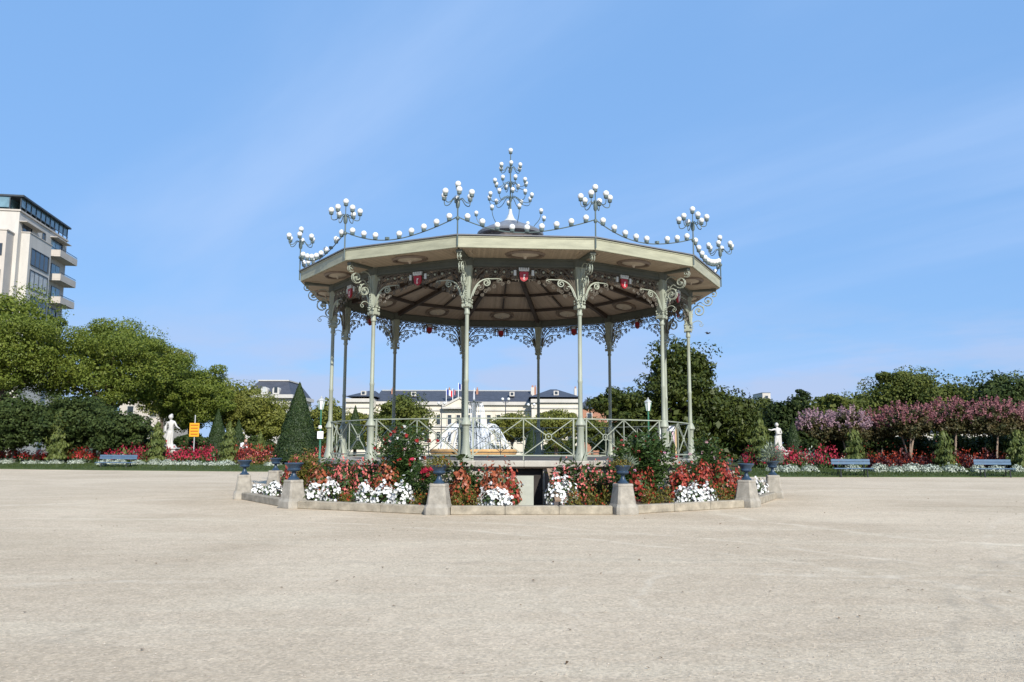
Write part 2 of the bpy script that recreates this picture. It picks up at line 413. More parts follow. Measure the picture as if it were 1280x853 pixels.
class MB:
    def __init__(s): s.v = []; s.f = []

    def add(s, vs, fs, M=None):
        b = len(s.v)
        if M is not None: vs = [M @ Vector(v) for v in vs]
        s.v += [tuple(v) for v in vs]
        s.f += [tuple(i + b for i in f) for f in fs]
        return s

    def box(s, c, d, rz=0.0, M=None):
        hx, hy, hz = d[0] / 2, d[1] / 2, d[2] / 2
        vs = [Vector((x, y, z)) for z in (-hz, hz) for (x, y) in ((-hx, -hy), (hx, -hy), (hx, hy), (-hx, hy))]
        R = Matrix.Rotation(rz, 3, 'Z')
        vs = [R @ v + Vector(c) for v in vs]
        return s.add(vs, [(3, 2, 1, 0), (4, 5, 6, 7), (0, 1, 5, 4), (1, 2, 6, 5), (2, 3, 7, 6), (3, 0, 4, 7)], M)

    def cham(s, c, d, b=0.01, rz=0.0):
        """box whose top and bottom edges are bevelled"""
        hx, hy, hz = d[0] / 2, d[1] / 2, d[2] / 2
        lv = ((-hz, b), (-hz + b, 0), (hz - b, 0), (hz, b))
        vs = []
        R = Matrix.Rotation(rz, 3, 'Z')
        for z, i in lv:
            for (x, y) in ((-1, -1), (1, -1), (1, 1), (-1, 1)):
                vs.append(R @ Vector((x * (hx - i), y * (hy - i), z)) + Vector(c))
        fs = [(3, 2, 1, 0), (12, 13, 14, 15)]
        for k in range(3):
            for j in range(4):
                a, bb = k * 4 + j, k * 4 + (j + 1) % 4
                fs.append((a, bb, bb + 4, a + 4))
        return s.add(vs, fs)

    def beam(s, p0, p1, w, h, upd=(0, 0, 1)):
        p0, p1 = Vector(p0), Vector(p1)
        d = (p1 - p0).normalized(); side = d.cross(Vector(upd)).normalized(); u = side.cross(d)
        vs = []
        for p in (p0, p1):
            for a, b in ((-1, -1), (1, -1), (1, 1), (-1, 1)):
                vs.append(p + side * (a * w / 2) + u * (b * h / 2))
        return s.add(vs, [(3, 2, 1, 0), (4, 5, 6, 7), (0, 1, 5, 4), (1, 2, 6, 5), (2, 3, 7, 6), (3, 0, 4, 7)])

    def tube(s, pts, r, n=6, caps=True, closed=False):
        pts = [Vector(p) for p in pts]
        m = len(pts)
        rs = r if isinstance(r, (list, tuple)) else [r] * m
        prev = None; rings = []
        b = len(s.v)
        for i, p in enumerate(pts):
            if closed: t = (pts[(i + 1) % m] - pts[i - 1]).normalized()
            else: t = (pts[min(i + 1, m - 1)] - pts[max(i - 1, 0)]).normalized()
            if prev is None:
                a = Vector((0, 0, 1)) if abs(t.z) < 0.9 else Vector((1, 0, 0))
                prev = t.cross(a).normalized()
            prev = (prev - t * prev.dot(t)).normalized()
            q = t.cross(prev)
            for j in range(n):
                an = 2 * math.pi * j / n
                s.v.append(tuple(p + (prev * math.cos(an) + q * math.sin(an)) * rs[i]))
        for i in range(m if closed else m - 1):
            for j in range(n):
                a = b + i * n + j; a2 = b + i * n + (j + 1) % n
                c = b + ((i + 1) % m) * n + j; c2 = b + ((i + 1) % m) * n + (j + 1) % n
                s.f.append((a, a2, c2, c))
        if caps and not closed:
            s.f.append(tuple(b + j for j in range(n))[::-1])
            s.f.append(tuple(b + (m - 1) * n + j for j in range(n)))
        return s

    def lathe(s, prof, n=16, c=(0, 0, 0), cap=True, sx=1, sy=1, ph=0.0):
        b = len(s.v); m = len(prof)
        for (r, z) in prof:
            for j in range(n):
                a = 2 * math.pi * j / n + ph
                s.v.append((c[0] + r * sx * math.cos(a), c[1] + r * sy * math.sin(a), c[2] + z))
        for i in range(m - 1):
            for j in range(n):
                a = b + i * n + j; a2 = b + i * n + (j + 1) % n
                s.f.append((a, a2, a2 + n, a + n))
        if cap:
            s.f.append(tuple(b + j for j in range(n))[::-1])
            s.f.append(tuple(b + (m - 1) * n + j for j in range(n)))
        return s

    def sphere(s, c, r, n=10, k=6, sz=1.0):
        prof = [(max(1e-4, r * math.sin(math.pi * i / k)), -r * sz * math.cos(math.pi * i / k)) for i in range(k + 1)]
        return s.lathe(prof, n, c, cap=False)

    def prism(s, poly, z0, z1, M=None):
        n = len(poly)
        vs = [(x, y, z0) for x, y in poly] + [(x, y, z1) for x, y in poly]
        fs = [tuple(range(n))[::-1], tuple(range(n, 2 * n))] + [(i, (i + 1) % n, n + (i + 1) % n, n + i) for i in range(n)]
        return s.add(vs, fs, M)

    def solid(s, poly, n, th):
        """planar polygon (3-D points) given a thickness along -n"""
        n = Vector(n).normalized(); k = len(poly)
        vs = [Vector(p) for p in poly] + [Vector(p) - n * th for p in poly]
        return s.add(vs, [tuple(range(k)), tuple(range(k, 2 * k))[::-1]] + [(i, k + i, k + (i + 1) % k, (i + 1) % k) for i in range(k)])

    def mesh(s, name, smooth=False):
        me = bpy.data.meshes.new(name)
        me.from_pydata(s.v, [], s.f)
        me.validate(); me.update()
        bm = bmesh.new(); bm.from_mesh(me); bmesh.ops.recalc_face_normals(bm, faces=bm.faces); bm.to_mesh(me); bm.free()
        if smooth:
            me.polygons.foreach_set('use_smooth', [True] * len(me.polygons))
            try: me.set_sharp_from_angle(angle=math.radians(40))
            except Exception: pass
        return me

    def build(s, name, m, parent=None, smooth=False):
        return link(name, s.mesh(name, smooth), m, parent)


def unit(rng, n):
    d = rng.normal(size=(n, 3)); return d / np.linalg.norm(d, axis=1)[:, None]


def norm(a): return a / np.maximum(1e-6, np.linalg.norm(a, axis=1))[:, None]


class LB:
    """cloud of leaves / petals, quick numpy mesh of quads"""

    def __init__(s): s.V = []; s.F = []; s.n = 0

    def leaves(s, pos, nr, ln, wd, rng, tdir=None, fold=0.0):
        n = len(pos)
        if n == 0: return s
        t = unit(rng, n) if tdir is None else np.asarray(tdir, float) + rng.normal(scale=.25, size=(n, 3))
        t = norm(t - nr * (t * nr).sum(1)[:, None])
        b = np.cross(nr, t)
        ln = np.broadcast_to(np.asarray(ln, float), (n,)) * rng.uniform(.7, 1.3, n); wd = np.broadcast_to(np.asarray(wd, float), (n,)) * rng.uniform(.7, 1.3, n)
        a0 = pos - t * (ln / 2)[:, None]; a2 = pos + t * (ln / 2)[:, None]
        lift = nr * (fold * wd)[:, None]
        a1 = pos + t * (ln * .08)[:, None] + b * (wd / 2)[:, None] + lift
        a3 = pos + t * (ln * .08)[:, None] - b * (wd / 2)[:, None] + lift
        v = np.stack([a0, a1, a2, a3], 1).reshape(-1, 3)
        s.V.append(v); s.F.append(np.arange(n * 4).reshape(n, 4) + s.n); s.n += n * 4
        return s

    def mesh(s, name):
        V = np.concatenate(s.V).astype(np.float32); Fq = np.concatenate(s.F).astype(np.int32)
        me = bpy.data.meshes.new(name)
        me.vertices.add(len(V)); me.vertices.foreach_set('co', V.ravel())
        me.loops.add(Fq.size); me.loops.foreach_set('vertex_index', Fq.ravel())
        me.polygons.add(len(Fq)); me.polygons.foreach_set('loop_start', np.arange(0, Fq.size, 4, dtype=np.int32))
        me.update(calc_edges=True)
        return me

    def build(s, name, m, parent=None): return link(name, s.mesh(name), m, parent)


class FB:
    """open five-petalled blossoms as fans (each blossom one island)"""

    def __init__(s): s.v = []; s.f = []

    def add(s, pos, nr, rad, rng, petals=5, cup=0.25):
        for p, n, r in zip(pos, nr, np.broadcast_to(rad, (len(pos),))):
            r = r * rng.uniform(.8, 1.2)
            n = Vector(n); t = n.orthogonal().normalized(); b = n.cross(t); p = Vector(p)
            base = len(s.v); s.v.append(tuple(p))
            k = petals * 2; ph = rng.uniform(0, 6.28)
            for j in range(k):
                a = ph + 2 * math.pi * j / k; rr = r if j % 2 == 0 else r * .72
                s.v.append(tuple(p + (t * math.cos(a) + b * math.sin(a)) * rr + n * (r * cup)))
            for j in range(k):
                s.f.append((base, base + 1 + j, base + 1 + (j + 1) % k))
        return s

    def build(s, name, m, parent=None):
        me = bpy.data.meshes.new(name); me.from_pydata(s.v, [], s.f); me.update()
        return link(name, me, m, parent)


def stuff(o): o['kind'] = 'stuff'; return o


def structure(o): o['kind'] = 'structure'; return o


# ------------------------------------------------------------------ ground and lawns
g = MB()
g.add([(-2500, -400, 0), (2500, -400, 0), (2500, 4500, 0), (-2500, 4500, 0)], [(0, 1, 2, 3)])
structure(g.build('ground', 'gravel'))

rng = np.random.default_rng(3); CX0 = -0.068
# loose pebbles lying on the gravel in front
lb = LB()
n = 3600
yy = 4.2 + rng.random(n) ** 1.6 * 13; xx = (rng.random(n) - .5) * (yy * 1.35)
sz = rng.uniform(.004, .013, n)
pv = []; pf = []
mbp = MB()
for x, y, s_ in zip(xx, yy, sz):
    b0 = len(mbp.v); a = rng.random() * 6.28; e = rng.uniform(.6, 1)
    ca, sa = math.cos(a), math.sin(a)
    for (u, v, w) in ((1, 0, 0), (0, e, 0), (-1, 0, 0), (0, -e, 0)):
        mbp.v.append((x + (u * ca - v * sa) * s_, y + (u * sa + v * ca) * s_, 0.002))
    mbp.v.append((x + .2 * s_, y, .002 + s_ * .75))
    mbp.f += [(b0, b0 + 1, b0 + 4), (b0 + 1, b0 + 2, b0 + 4), (b0 + 2, b0 + 3, b0 + 4), (b0 + 3, b0, b0 + 4)]
me = bpy.data.meshes.new('pebbles'); me.from_pydata(mbp.v, [], mbp.f); me.update()
pe = stuff(link('pebbles', me, 'pebble'))
lb = LB(); n = 150
yy = 5 + rng.random(n) * 22; xx = (rng.random(n) - .5) * yy * 1.3
keep = (xx - CX0) ** 2 + (yy - 28.2) ** 2 > 9.4 ** 2
pos = np.stack([xx, yy, np.full(n, .012)], 1)[keep]
lb.leaves(pos, norm(np.array([0, 0, 1.]) + rng.normal(scale=.25, size=pos.shape)), .045, .03, rng, fold=.2)
fl_ = stuff(lb.build('fallen_leaves', 'leaf_dry'))
tag(fl_, 'a few dry brown leaves scattered on the gravel square', 'leaves')
tag(pe, 'loose pale pebbles scattered on the gravel square', 'pebbles')

# banks of lawn rising to the flower borders: front edge, back edge
LF = [(-70, 62.5), (-34.4, 55.7), (-26, 53.4), (-17, 51.8), (-9.5, 51.0)]
RF = [(12.6, 45.1), (20, 45.3), (28.3, 45.8), (50, 47.0)]


def lawn(front, name, sgn):
    m = MB()
    prof = [(0, -0.02), (0.05, 0.05), (1.0, .13), (3.4, .34), (8, .42), (34, .45)]
    vs = []
    sub = []
    for i in range(len(front) - 1):
        for k in range(6):
            f = k / 6; sub.append((front[i][0] * (1 - f) + front[i + 1][0] * f, front[i][1] * (1 - f) + front[i + 1][1] * f))
    sub.append(front[-1])
    for (x, y) in sub:
        w = .05 * math.sin(x * 1.7) + .04 * math.sin(x * 4.1)
        for d, z in prof: vs.append((x, y + d + (w if d < 1 else 0), z))
    k = len(prof); fs = []
    for i in range(len(sub) - 1):
        for j in range(k - 1):
            fs.append((i * k + j, (i + 1) * k + j, (i + 1) * k + j + 1, i * k + j + 1))
    m.add(vs, fs)
    o = m.build(name, 'lawn', smooth=True); structure(o)
    # grass tufts along the front slope
    lb = LB(); n = 9000
    idx = rng.integers(0, len(sub) - 1, n); f = rng.random(n); d = rng.random(n) * 3.4
    S = np.array(sub)
    P = S[idx] * (1 - f)[:, None] + S[idx + 1] * f[:, None]
    z = np.interp(d, [p[0] for p in prof], [p[1] for p in prof])
    pos = np.stack([P[:, 0], P[:, 1] + d, z + .03], 1)
    nr = norm(np.stack([rng.normal(size=n), rng.normal(size=n) - .6, rng.normal(size=n) * .2], 1))
    lb.leaves(pos, nr, .10, .035, rng, tdir=np.tile([0, 0, 1.], (n, 1)))
    go = stuff(lb.build('lawn_grass', 'grass_blade'))
    return go


tag(lawn(LF, 'lawn_bank', -1), 'short grass along the lawn edge under the large trees', 'grass')
tag(lawn(RF, 'lawn_bank', 1), 'short grass along the lawn edge under the pink myrtles', 'grass')
m = MB()
m.add([(-140, 84, .008), (140, 74, .008), (400, 600, .008), (-400, 600, .008)], [(0, 1, 2, 3)])
structure(m.build('park_lawn', 'park_ground'))

# ------------------------------------------------------------------ bandstand
CX, CY = -0.068, 28.2
TH0 = -0.1952
RC, RR, RB = 5.977, 7.04, 8.49
ZP, ZB0, ZB1, ZFB, ZFT = 1.22, 6.49, 6.74, 6.78, 7.095
C15, S15 = math.cos(math.radians(15)), math.sin(math.radians(15))
D30 = math.radians(30)
CORN = [TH0 + D30 * k for k in range(12)]
BAYS = [a + D30 / 2 for a in CORN]
band = thing('bandstand', 'twelve-sided iron bandstand with cream roof edge, scrolled brackets and white globe lamps', 'bandstand', (CX, CY, 0))


def around(o, angs):
    """o is a part built facing the viewer (local -Y outward): set it and copies of it round the bandstand"""
    res = []
    for i, a in enumerate(angs):
        c = o if i == 0 else copy_tree(o)
        c.rotation_euler = (0, 0, a); res.append(c)
    return res


def poly12(R, z=None, ph=TH0):
    return [(R * math.sin(ph + D30 * k), -R * math.cos(ph + D30 * k)) for k in range(12)]


# stone base: wall courses, slab, floor
wallR = 6.02
bm_ = MB()
WL = 2 * wallR * S15
for r_, (z0, z1) in enumerate(((0.0, .42), (.425, .75), (.755, 1.02))):
    for c_ in range(3):
        off = 0.0
        x0 = -WL / 2 + WL * c_ / 3; x1 = -WL / 2 + WL * (c_ + 1) / 3
        o = MB().cham(((x0 + x1) / 2, -wallR * C15 + .14, (z0 + z1) / 2), (x1 - x0 - .012, .28, z1 - z0), .012).build('wall_stone', 'slab', band)
        # the bay with the access opening is left free in the middle
        angs = BAYS[1:] if c_ == 1 else BAYS
        around(o, angs)
core = MB(); core.prism(poly12(5.55), .0, 1.03); core.build('plinth_core', 'recess_shade', band)
o = MB().cham((0, -wallR * C15 + .02, 1.03 + .0), (WL + .02, .2, .04), .004).build('under_slab_strip', 'brown_board', band); around(o, BAYS)  # brown strip for the dark line below the slab edge
# coping slabs (three per side) and corner blocks under the columns
sl_L = 2 * 6.22 * S15 - .62
for i in range(2):
    o = MB().cham(((i - .5) * sl_L / 2, -6.22 * C15 + .35, 1.135), (sl_L / 2 - .008, .70, .17), .02).build('coping_slab', 'slab', band)
    around(o, BAYS)
cb = MB(); cb.lathe([(.30, 1.05), (.345, 1.075), (.345, 1.19), (.315, 1.22)], 8, (0, -5.95, 0), ph=math.pi / 8)
o = cb.build('corner_block', 'slab', band); around(o, CORN)
fl = MB(); fl.prism(poly12(5.75), 1.03, 1.205); fl.build('platform_floor', 'floor_low_bounce', band)

# access opening below the front slab: doorway sheet painted dark for shade, cheek boards, grey panel
b0 = BAYS[0]
acc = MB().box((0, -5.62, .5), (1.1, .08, 1.0)).build('access_doorway', 'recess_shade', band); acc.rotation_euler = (0, 0, b0)
for s_ in (-1, 1):
    ck = MB()
    x = s_ * .62
    prof = [(-5.85, 0.02), (-5.85, .98), (-6.1, .96), (-7.95, .26), (-7.95, 0.02)]
    vs = [(x - .05, y, z) for y, z in prof] + [(x + .05, y, z) for y, z in prof]
    ck.add(vs, [(4, 3, 2, 1, 0), (5, 6, 7, 8, 9)] + [(i, (i + 1) % 5, 5 + (i + 1) % 5, 5 + i) for i in range(5)])
    o = ck.build('cheek_wall', 'slate_panel', band); o.rotation_euler = (0, 0, b0)
    cp = MB(); cp.beam((x + s_ * .045, -6.1, 1.0), (x + s_ * .045, -7.93, .30), .15, .05)
    o = cp.build('cheek_coping', 'brown_board', o)
gp = MB(); gp.solid([(-.60, -7.62, .10), (.10, -7.62, .10), (.22, -6.35, .84), (-.50, -6.35, .84)], (0, -.5, .86), .04)
o = gp.build('hatch_panel', 'grey_panel', band); o.rotation_euler = (0, 0, b0)
h2 = MB().beam((-.12, -6.74, .635), (-.08, -6.72, .645), .14, .02); h2.build('hatch_glare', 'pole_grey', o)  # pale strip put in for the glare on the panel

# columns
colp = MB()
cz = [(.064, 2.37), (.068, 2.42), (.062, 2.46), (.060, 3.3), (.068, 3.33), (.068, 3.38), (.058, 3.41), (.054, 5.15), (.075, 5.17), (.08, 5.22), (.066, 5.25), (.07, 5.36)]
colp.lathe(cz, 14, (0, -RC, 0))
column = colp.build('column', 'painted_iron', band, True)
cbase = MB(); cbase.lathe([(.175, ZP + .003), (.175, ZP + .07), (.165, ZP + .10), (.155, ZP + .13), (.128, ZP + .24), (.105, ZP + .38), (.096, ZP + .55), (.092, ZP + .86), (.098, ZP + .87), (.098, ZP + .90), (.118, ZP + .92), (.148, ZP + .955), (.142, ZP + .99), (.112, ZP + 1.06), (.082, ZP + 1.12), (.066, ZP + 1.15)], 16, (0, -RC, 0))
cbase.build('column_base', 'painted_iron', column, True)
cap = MB()
cap.cham((0, -RC, 5.40), (.25, .25, .09), .015)
cap.lathe([(.10, 5.44), (.10, 5.58), (.125, 5.64)], 4, (0, -RC, 0), ph=math.pi / 4)
for a in range(4):
    an = a * math.pi / 2 + math.pi / 4
    for zz, rr, q in ((5.50, .15, .035), (5.57, .165, .03), (5.36, .15, .028)):
        cap.sphere((rr * math.cos(an) * .95, -RC + rr * math.sin(an) * .95, zz), q, 6, 4)
# pier widening to the beam
pv = []
for z, w in ((5.58, .19), (5.95, .21), (6.30, .25), (6.50, .30)):
    for (x, y) in ((-1, -1), (1, -1), (1, 1), (-1, 1)): pv.append((x * w / 2, -RC + y * .11, z))
fs = [(3, 2, 1, 0), (12, 13, 14, 15)]
for k in range(3):
    for j in range(4):
        a, b = k * 4 + j, k * 4 + (j + 1) % 4; fs.append((a, b, b + 4, a + 4))
cap.add(pv, fs)
for x in (-.06, 0, .06): cap.tube([(x, -RC - .115, 5.62), (x * 1.1, -RC - .12, 6.05), (x * 1.6, -RC - .12, 6.45)], .014, 5)
cap.build('capital', 'painted_iron', column)


def spiral(cx, cz, r, turns, a0, sgn=1, n=22, r1=.12):
    pts = []
    for i in range(n):
        f = i / (n - 1); rr = r * ((1 - f) ** .8 * (1 - r1) + r1); a = a0 + sgn * turns * 2 * math.pi * f
        pts.append((cx + rr * math.cos(a), cz + rr * math.sin(a)))
    return pts


def bez(p0, p1, p2, p3, n=12):
    out = []
    for i in range(n):
        t = i / (n - 1); u = 1 - t
        out.append(tuple(u ** 3 * a + 3 * u * u * t * b + 3 * u * t * t * c + t ** 3 * d for a, b, c, d in zip(p0, p1, p2, p3)))
    return out


# eave bracket: scrolls in the radial plane, s = distance outward from the column, z up
br = MB()
def rad(pts, x=0): return [(x, -RC - s_, z) for s_, z in pts]
for x in (-.035, .035):
    br.tube(rad(bez((.09, 5.52), (.16, 5.75), (.10, 5.85), (.15, 5.98)) + spiral(.36, 6.03, .21, 1.6, math.pi, -1), x), .016, 5)
    br.tube(rad(spiral(.66, 6.36, .17, 1.5, -2.2, 1), x), .014, 5)
    br.tube(rad(spiral(.86, 6.60, .11, 1.3, -2.2, 1), x), .012, 5)
br.tube(rad(bez((.30, 6.24), (.42, 6.38), (.45, 6.30), (.56, 6.23))), .014, 5)
br.tube(rad(bez((.10, 6.35), (.2, 6.6), (.35, 6.6), (.5, 6.52))), .014, 5)
br.tube(rad(bez((.12, 5.62), (.3, 5.75), (.4, 5.72), (.46, 5.62))), .013, 5)
br.tube(rad(spiral(.42, 5.58, .07, 1.0, .4, -1)), .011, 5)
for s_, z, q in ((.36, 6.03, .045), (.66, 6.36, .04), (.86, 6.60, .03), (.50, 6.16, .03), (.24, 6.28, .03)):
    br.sphere((0, -RC - s_, z), q, 8, 5)
for i in range(9):
    f = i / 8; br.sphere((0, -RC - .14 - .02 * math.sin(i), 5.42 + .5 * f), .024, 6, 4)
br.build('eave_bracket', 'painted_iron', column)
around(column, CORN)

# frieze of scrolls between the columns (s across the bay, z up)
HB = RC * S15 - .10           # half bay clear
YB = -RC * C15 - .05
fr = MB(); fb_ = MB()
def bay(pts, y=0.0, m=1): return [(m * s_, YB + y, z) for s_, z in pts]
for m_ in (-1, 1):
    def T(pts, r, n=4, y=0.0): fr.tube(bay([(HB - s_, z) for s_, z in pts], y, m_), r * 1.3, n, caps=False)
    def B(pts, r, y=-.05): fb_.tube(bay([(HB - s_, z) for s_, z in pts], y, m_), r * 1.15, 5, caps=False)
    B(bez((.0, 5.60), (.10, 6.0), (.26, 6.13), (.50, 6.14)), .020)
    B(bez((.50, 6.14), (.66, 6.13), (.76, 6.17), (.84, 6.10)), .014)
    B(spiral(.42, 6.03, .105, 1.5, 1.4, -1), .017)
    B(bez((.05, 5.66), (.14, 5.95), (.2, 5.98), (.24, 5.95)), .014)
    T(spiral(.76, 6.09, .09, 1.3, 1.4, -1), .014, 4, -.05)
    T(spiral(.26, 5.90, .09, 1.4, 1.2, -1), .014, 4, -.05)
    T(spiral(.14, 5.76, .06, 1.2, 1.0, -1), .012, 4)
    T(bez((.02, 5.70), (.08, 6.1), (.16, 6.3), (.36, 6.44)), .016)
    T(bez((.02, 5.72), (.12, 6.1), (.28, 6.25), (.56, 6.42)), .015)
    T(bez((.02, 5.74), (.05, 6.1), (.06, 6.3), (.15, 6.45)), .015)
    for (cx, r_, a0, sg) in ((.20, .085, 1.2, 1), (.42, .105, 2.6, -1), (.66, .115, .6, 1), (.90, .115, 2.6, -1), (1.12, .10, .6, 1), (1.29, .08, 2.6, -1)):
        T(spiral(cx, 6.345, r_, 1.6, a0, sg), .014)
    for (cx, z, r_, a0, sg) in ((.40, 5.80, .06, 0, 1), (.62, 5.93, .06, 2, -1), (.86, 6.0, .055, 0, 1), (1.02, 6.06, .05, 2, -1), (1.16, 6.2, .06, 0, 1)):
        T(spiral(cx, z, r_, 1.3, a0, sg), .011)
    for (cx, z, r_, a0, sg) in ((.30, 6.20, .07, 0, 1), (.53, 6.25, .06, 2, -1), (.78, 6.24, .06, 0, 1), (1.0, 6.24, .06, 2, -1), (.10, 5.98, .05, 1, 1), (.30, 5.70, .05, 1, -1), (.50, 5.86, .05, 1, 1), (.12, 6.18, .05, 2, -1)):
        T(spiral(cx, z, r_, 1.3, a0, sg, 14), .011)
    T([(1.22, 6.10), (1.22, 6.46)], .012)
    T([(1.30, 6.08), (1.30, 6.46)], .010)
    for (cx, z, q) in ((.42, 6.345, .030), (.66, 6.345, .036), (.90, 6.345, .036), (1.12, 6.345, .032), (.50, 6.03, .038), (.26, 5.90, .028), (.76, 6.09, .026), (.12, 6.36, .03)):
        fb_.sphere((m_ * (HB - cx), YB - .02, z), q, 7, 4)
fr.tube([(-HB, YB, 6.465), (HB, YB, 6.465)], .018, 4)
fr.tube([(-.34, YB, 6.14), (.34, YB, 6.14)], .013, 4)
frieze = fr.build('scroll_frieze', 'frieze_brown_shaded', band)
stuff(fb_.build('leaf_branch', 'painted_iron', frieze)); stuff(frieze)
sh = MB()
pts = [(-.12, 6.35), (.12, 6.35), (.12, 6.22), (.105, 6.15), (.065, 6.105), (0, 6.075), (-.065, 6.105), (-.105, 6.15), (-.12, 6.22)]
sh.solid([(x, YB - .07, z) for x, z in pts], (0, -1, 0), .05)
sho = sh.build('crest_shield', 'shield_red', frieze)
k = MB(); k.box((0, YB - .078, 6.20), (.022, .012, .15)); k.box((.03, YB - .078, 6.255), (.05, .012, .02)); k.box((.025, YB - .078, 6.225), (.035, .012, .018)); k.lathe([(.028, -.006), (.028, .006)], 10, (0, 0, 0))
kk = MB(); kk.box((0, YB - .078, 6.19), (.02, .012, .13)); kk.box((.026, YB - .078, 6.245), (.045, .012, .018)); kk.box((.02, YB - .078, 6.215), (.03, .012, .016)); kk.tube([(.03 * math.cos(a), YB - .078, 6.10 + .03 * math.sin(a)) for a in np.linspace(0, 6.28, 9)[:-1]], .008, 4, closed=True)
kk.v = [(x * .8, y, 6.22 + (z - 6.19) * .8) for x, y, z in kk.v]; kk.build('crest_key', 'key_white', frieze)
cw = MB()
for i in range(5):
    x = -.12 + i * .06; cw.box((x, YB - .06, 6.43), (.042, .06, .06))
cw.box((0, YB - .06, 6.383), (.27, .06, .04))
cw.build('crest_crown', 'crown_grey', frieze)
for s_ in (-1, 1):
    q = MB().box((s_ * .245, YB - .03, 6.32), (.07, .04, .15)); q.build('crest_supporter', 'crown_grey', frieze)
around(frieze, BAYS)

# railings
RY = -(RC + .0) * C15
rl = MB()
HR = RC * S15 - .12
rl.box((0, RY, 2.345), (2 * HR + .06, .055, .03))
rail = rl.build('railing', 'painted_iron', band)
MB().box((0, RY, 1.355), (2 * HR - .06, .04, .035)).build('bottom_rail', 'painted_iron', rail)
for x, w in ((-HR + .07, .04), (0, .026), (HR - .07, .04)):
    MB().box((x, RY, 1.775), (w, w, 1.11)).build('rail_post', 'painted_iron', rail)
for s_ in (-1, 1):
    xb = MB(); x0, x1 = s_ * .02, s_ * (HR - .09)
    mx_ = (x0 + x1) / 2; mz = 1.85
    for (xa, za, zb_, xb_) in ((x0, 2.325, 1.38, x1), (x0, 1.38, 2.325, x1)):
        dv = Vector((xb_ - xa, 0, zb_ - za)); dv.normalize()
        cpt = Vector((mx_, RY, (za + zb_) / 2))
        xb.beam((xa, RY, za), tuple(cpt - dv * .075), .022, .022, (0, 1, 0)); xb.beam(tuple(cpt + dv * .075), (xb_, RY, zb_), .022, .022, (0, 1, 0))
    zc_ = (2.325 + 1.38) / 2
    xb.tube([(mx_ + .085 * math.cos(a), RY, zc_ + .085 * math.sin(a)) for a in np.linspace(0, 2 * math.pi, 17)[:-1]], .014, 5, closed=True)
    xb.sphere((mx_, RY, zc_), .03, 8, 5)
    xb.build('cross_brace', 'painted_iron', rail)
around(rail, BAYS)

# ring beam, soffit, ceiling
HBm = RC * S15 - .10
o = MB().lathe([(.20, ZB0 + .012), (.21, ZB1 + .012)], 12, (0, -RC + .03, 0)).build('beam_corner', 'beam', band, True); around(o, CORN)
o = MB().box((0, -RC * C15, (ZB0 + ZB1) / 2 - .002), (2 * HBm, .16, ZB1 - ZB0 - .004)).build('ring_beam', 'beam', band)
MB().box((0, -RC * C15 - .10, ZB1 - .05), (2 * HBm, .04, .05)).build('beam_moulding', 'beam', o)
MB().box((0, -RC * C15 - .095, ZB0 + .03), (2 * HBm, .03, .04)).build('beam_moulding', 'beam', o)
around(o, BAYS)


def tri(Ro, zo, Ri, zi, f0=-1.0, f1=1.0, gap=0.0):
    """trapezoid of one bay between corner radii Ro and Ri, f = -1..1 across"""
    return [(Ro * S15 * f0 + gap, -Ro * C15, zo), (Ro * S15 * f1 - gap, -Ro * C15, zo), (Ri * S15 * f1 - gap, -Ri * C15, zi), (Ri * S15 * f0 + gap, -Ri * C15, zi)]


o = MB().solid(tri(RR - .05, ZFB + .02, RC + .03, ZB1 + .008, gap=.03), (0, 0, -1), -.03).build('soffit_panel', 'soffit', band)


def medallion(parent, y, z, rx, ry, tilt=0.0):
    m = MB()
    for R_, q in ((1.0, .055), (.80, .03)):
        m.tube([(rx * R_ * math.cos(a), ry * R_ * math.sin(a), 0) for a in np.linspace(0, 2 * math.pi, 29)[:-1]], q, 5, closed=True)
    M = Matrix.Translation((0, y, z)) @ Matrix.Rotation(tilt, 4, 'X')
    m.v = [tuple(M @ Vector(v)) for v in m.v]
    w = m.build('medallion_ring', 'medal_dark', parent, True)
    d = MB(); d.lathe([(.76, .02), (.74, -.02), (.55, -.045), (.3, -.05), (.12, -.07), (.05, -.13)], 20, cap=True)
    d.v = [tuple(M @ Vector((v[0] * rx, v[1] * ry, v[2]))) for v in d.v]
    d.build('medallion', 'medal_light', parent, True)


medallion(o, -(RR + RC) / 2 * C15, ZFB - .035, .50, .33)
around(o, BAYS)
# stub beams at the corners of the overhang
o = MB().box((0, -(RC + RR) / 2 - .02, ZFB - .05), (.16, RR - RC - .3, .10)).build('eave_beam', 'beam', band); around(o, CORN)
for s_ in (-1, 1):
    o = MB().box((s_ * .26, -(RC + RR) / 2 * .985, ZFB - .025), (.06, .62, .05)).build('eave_batten', 'soffit', band); around(o, CORN)

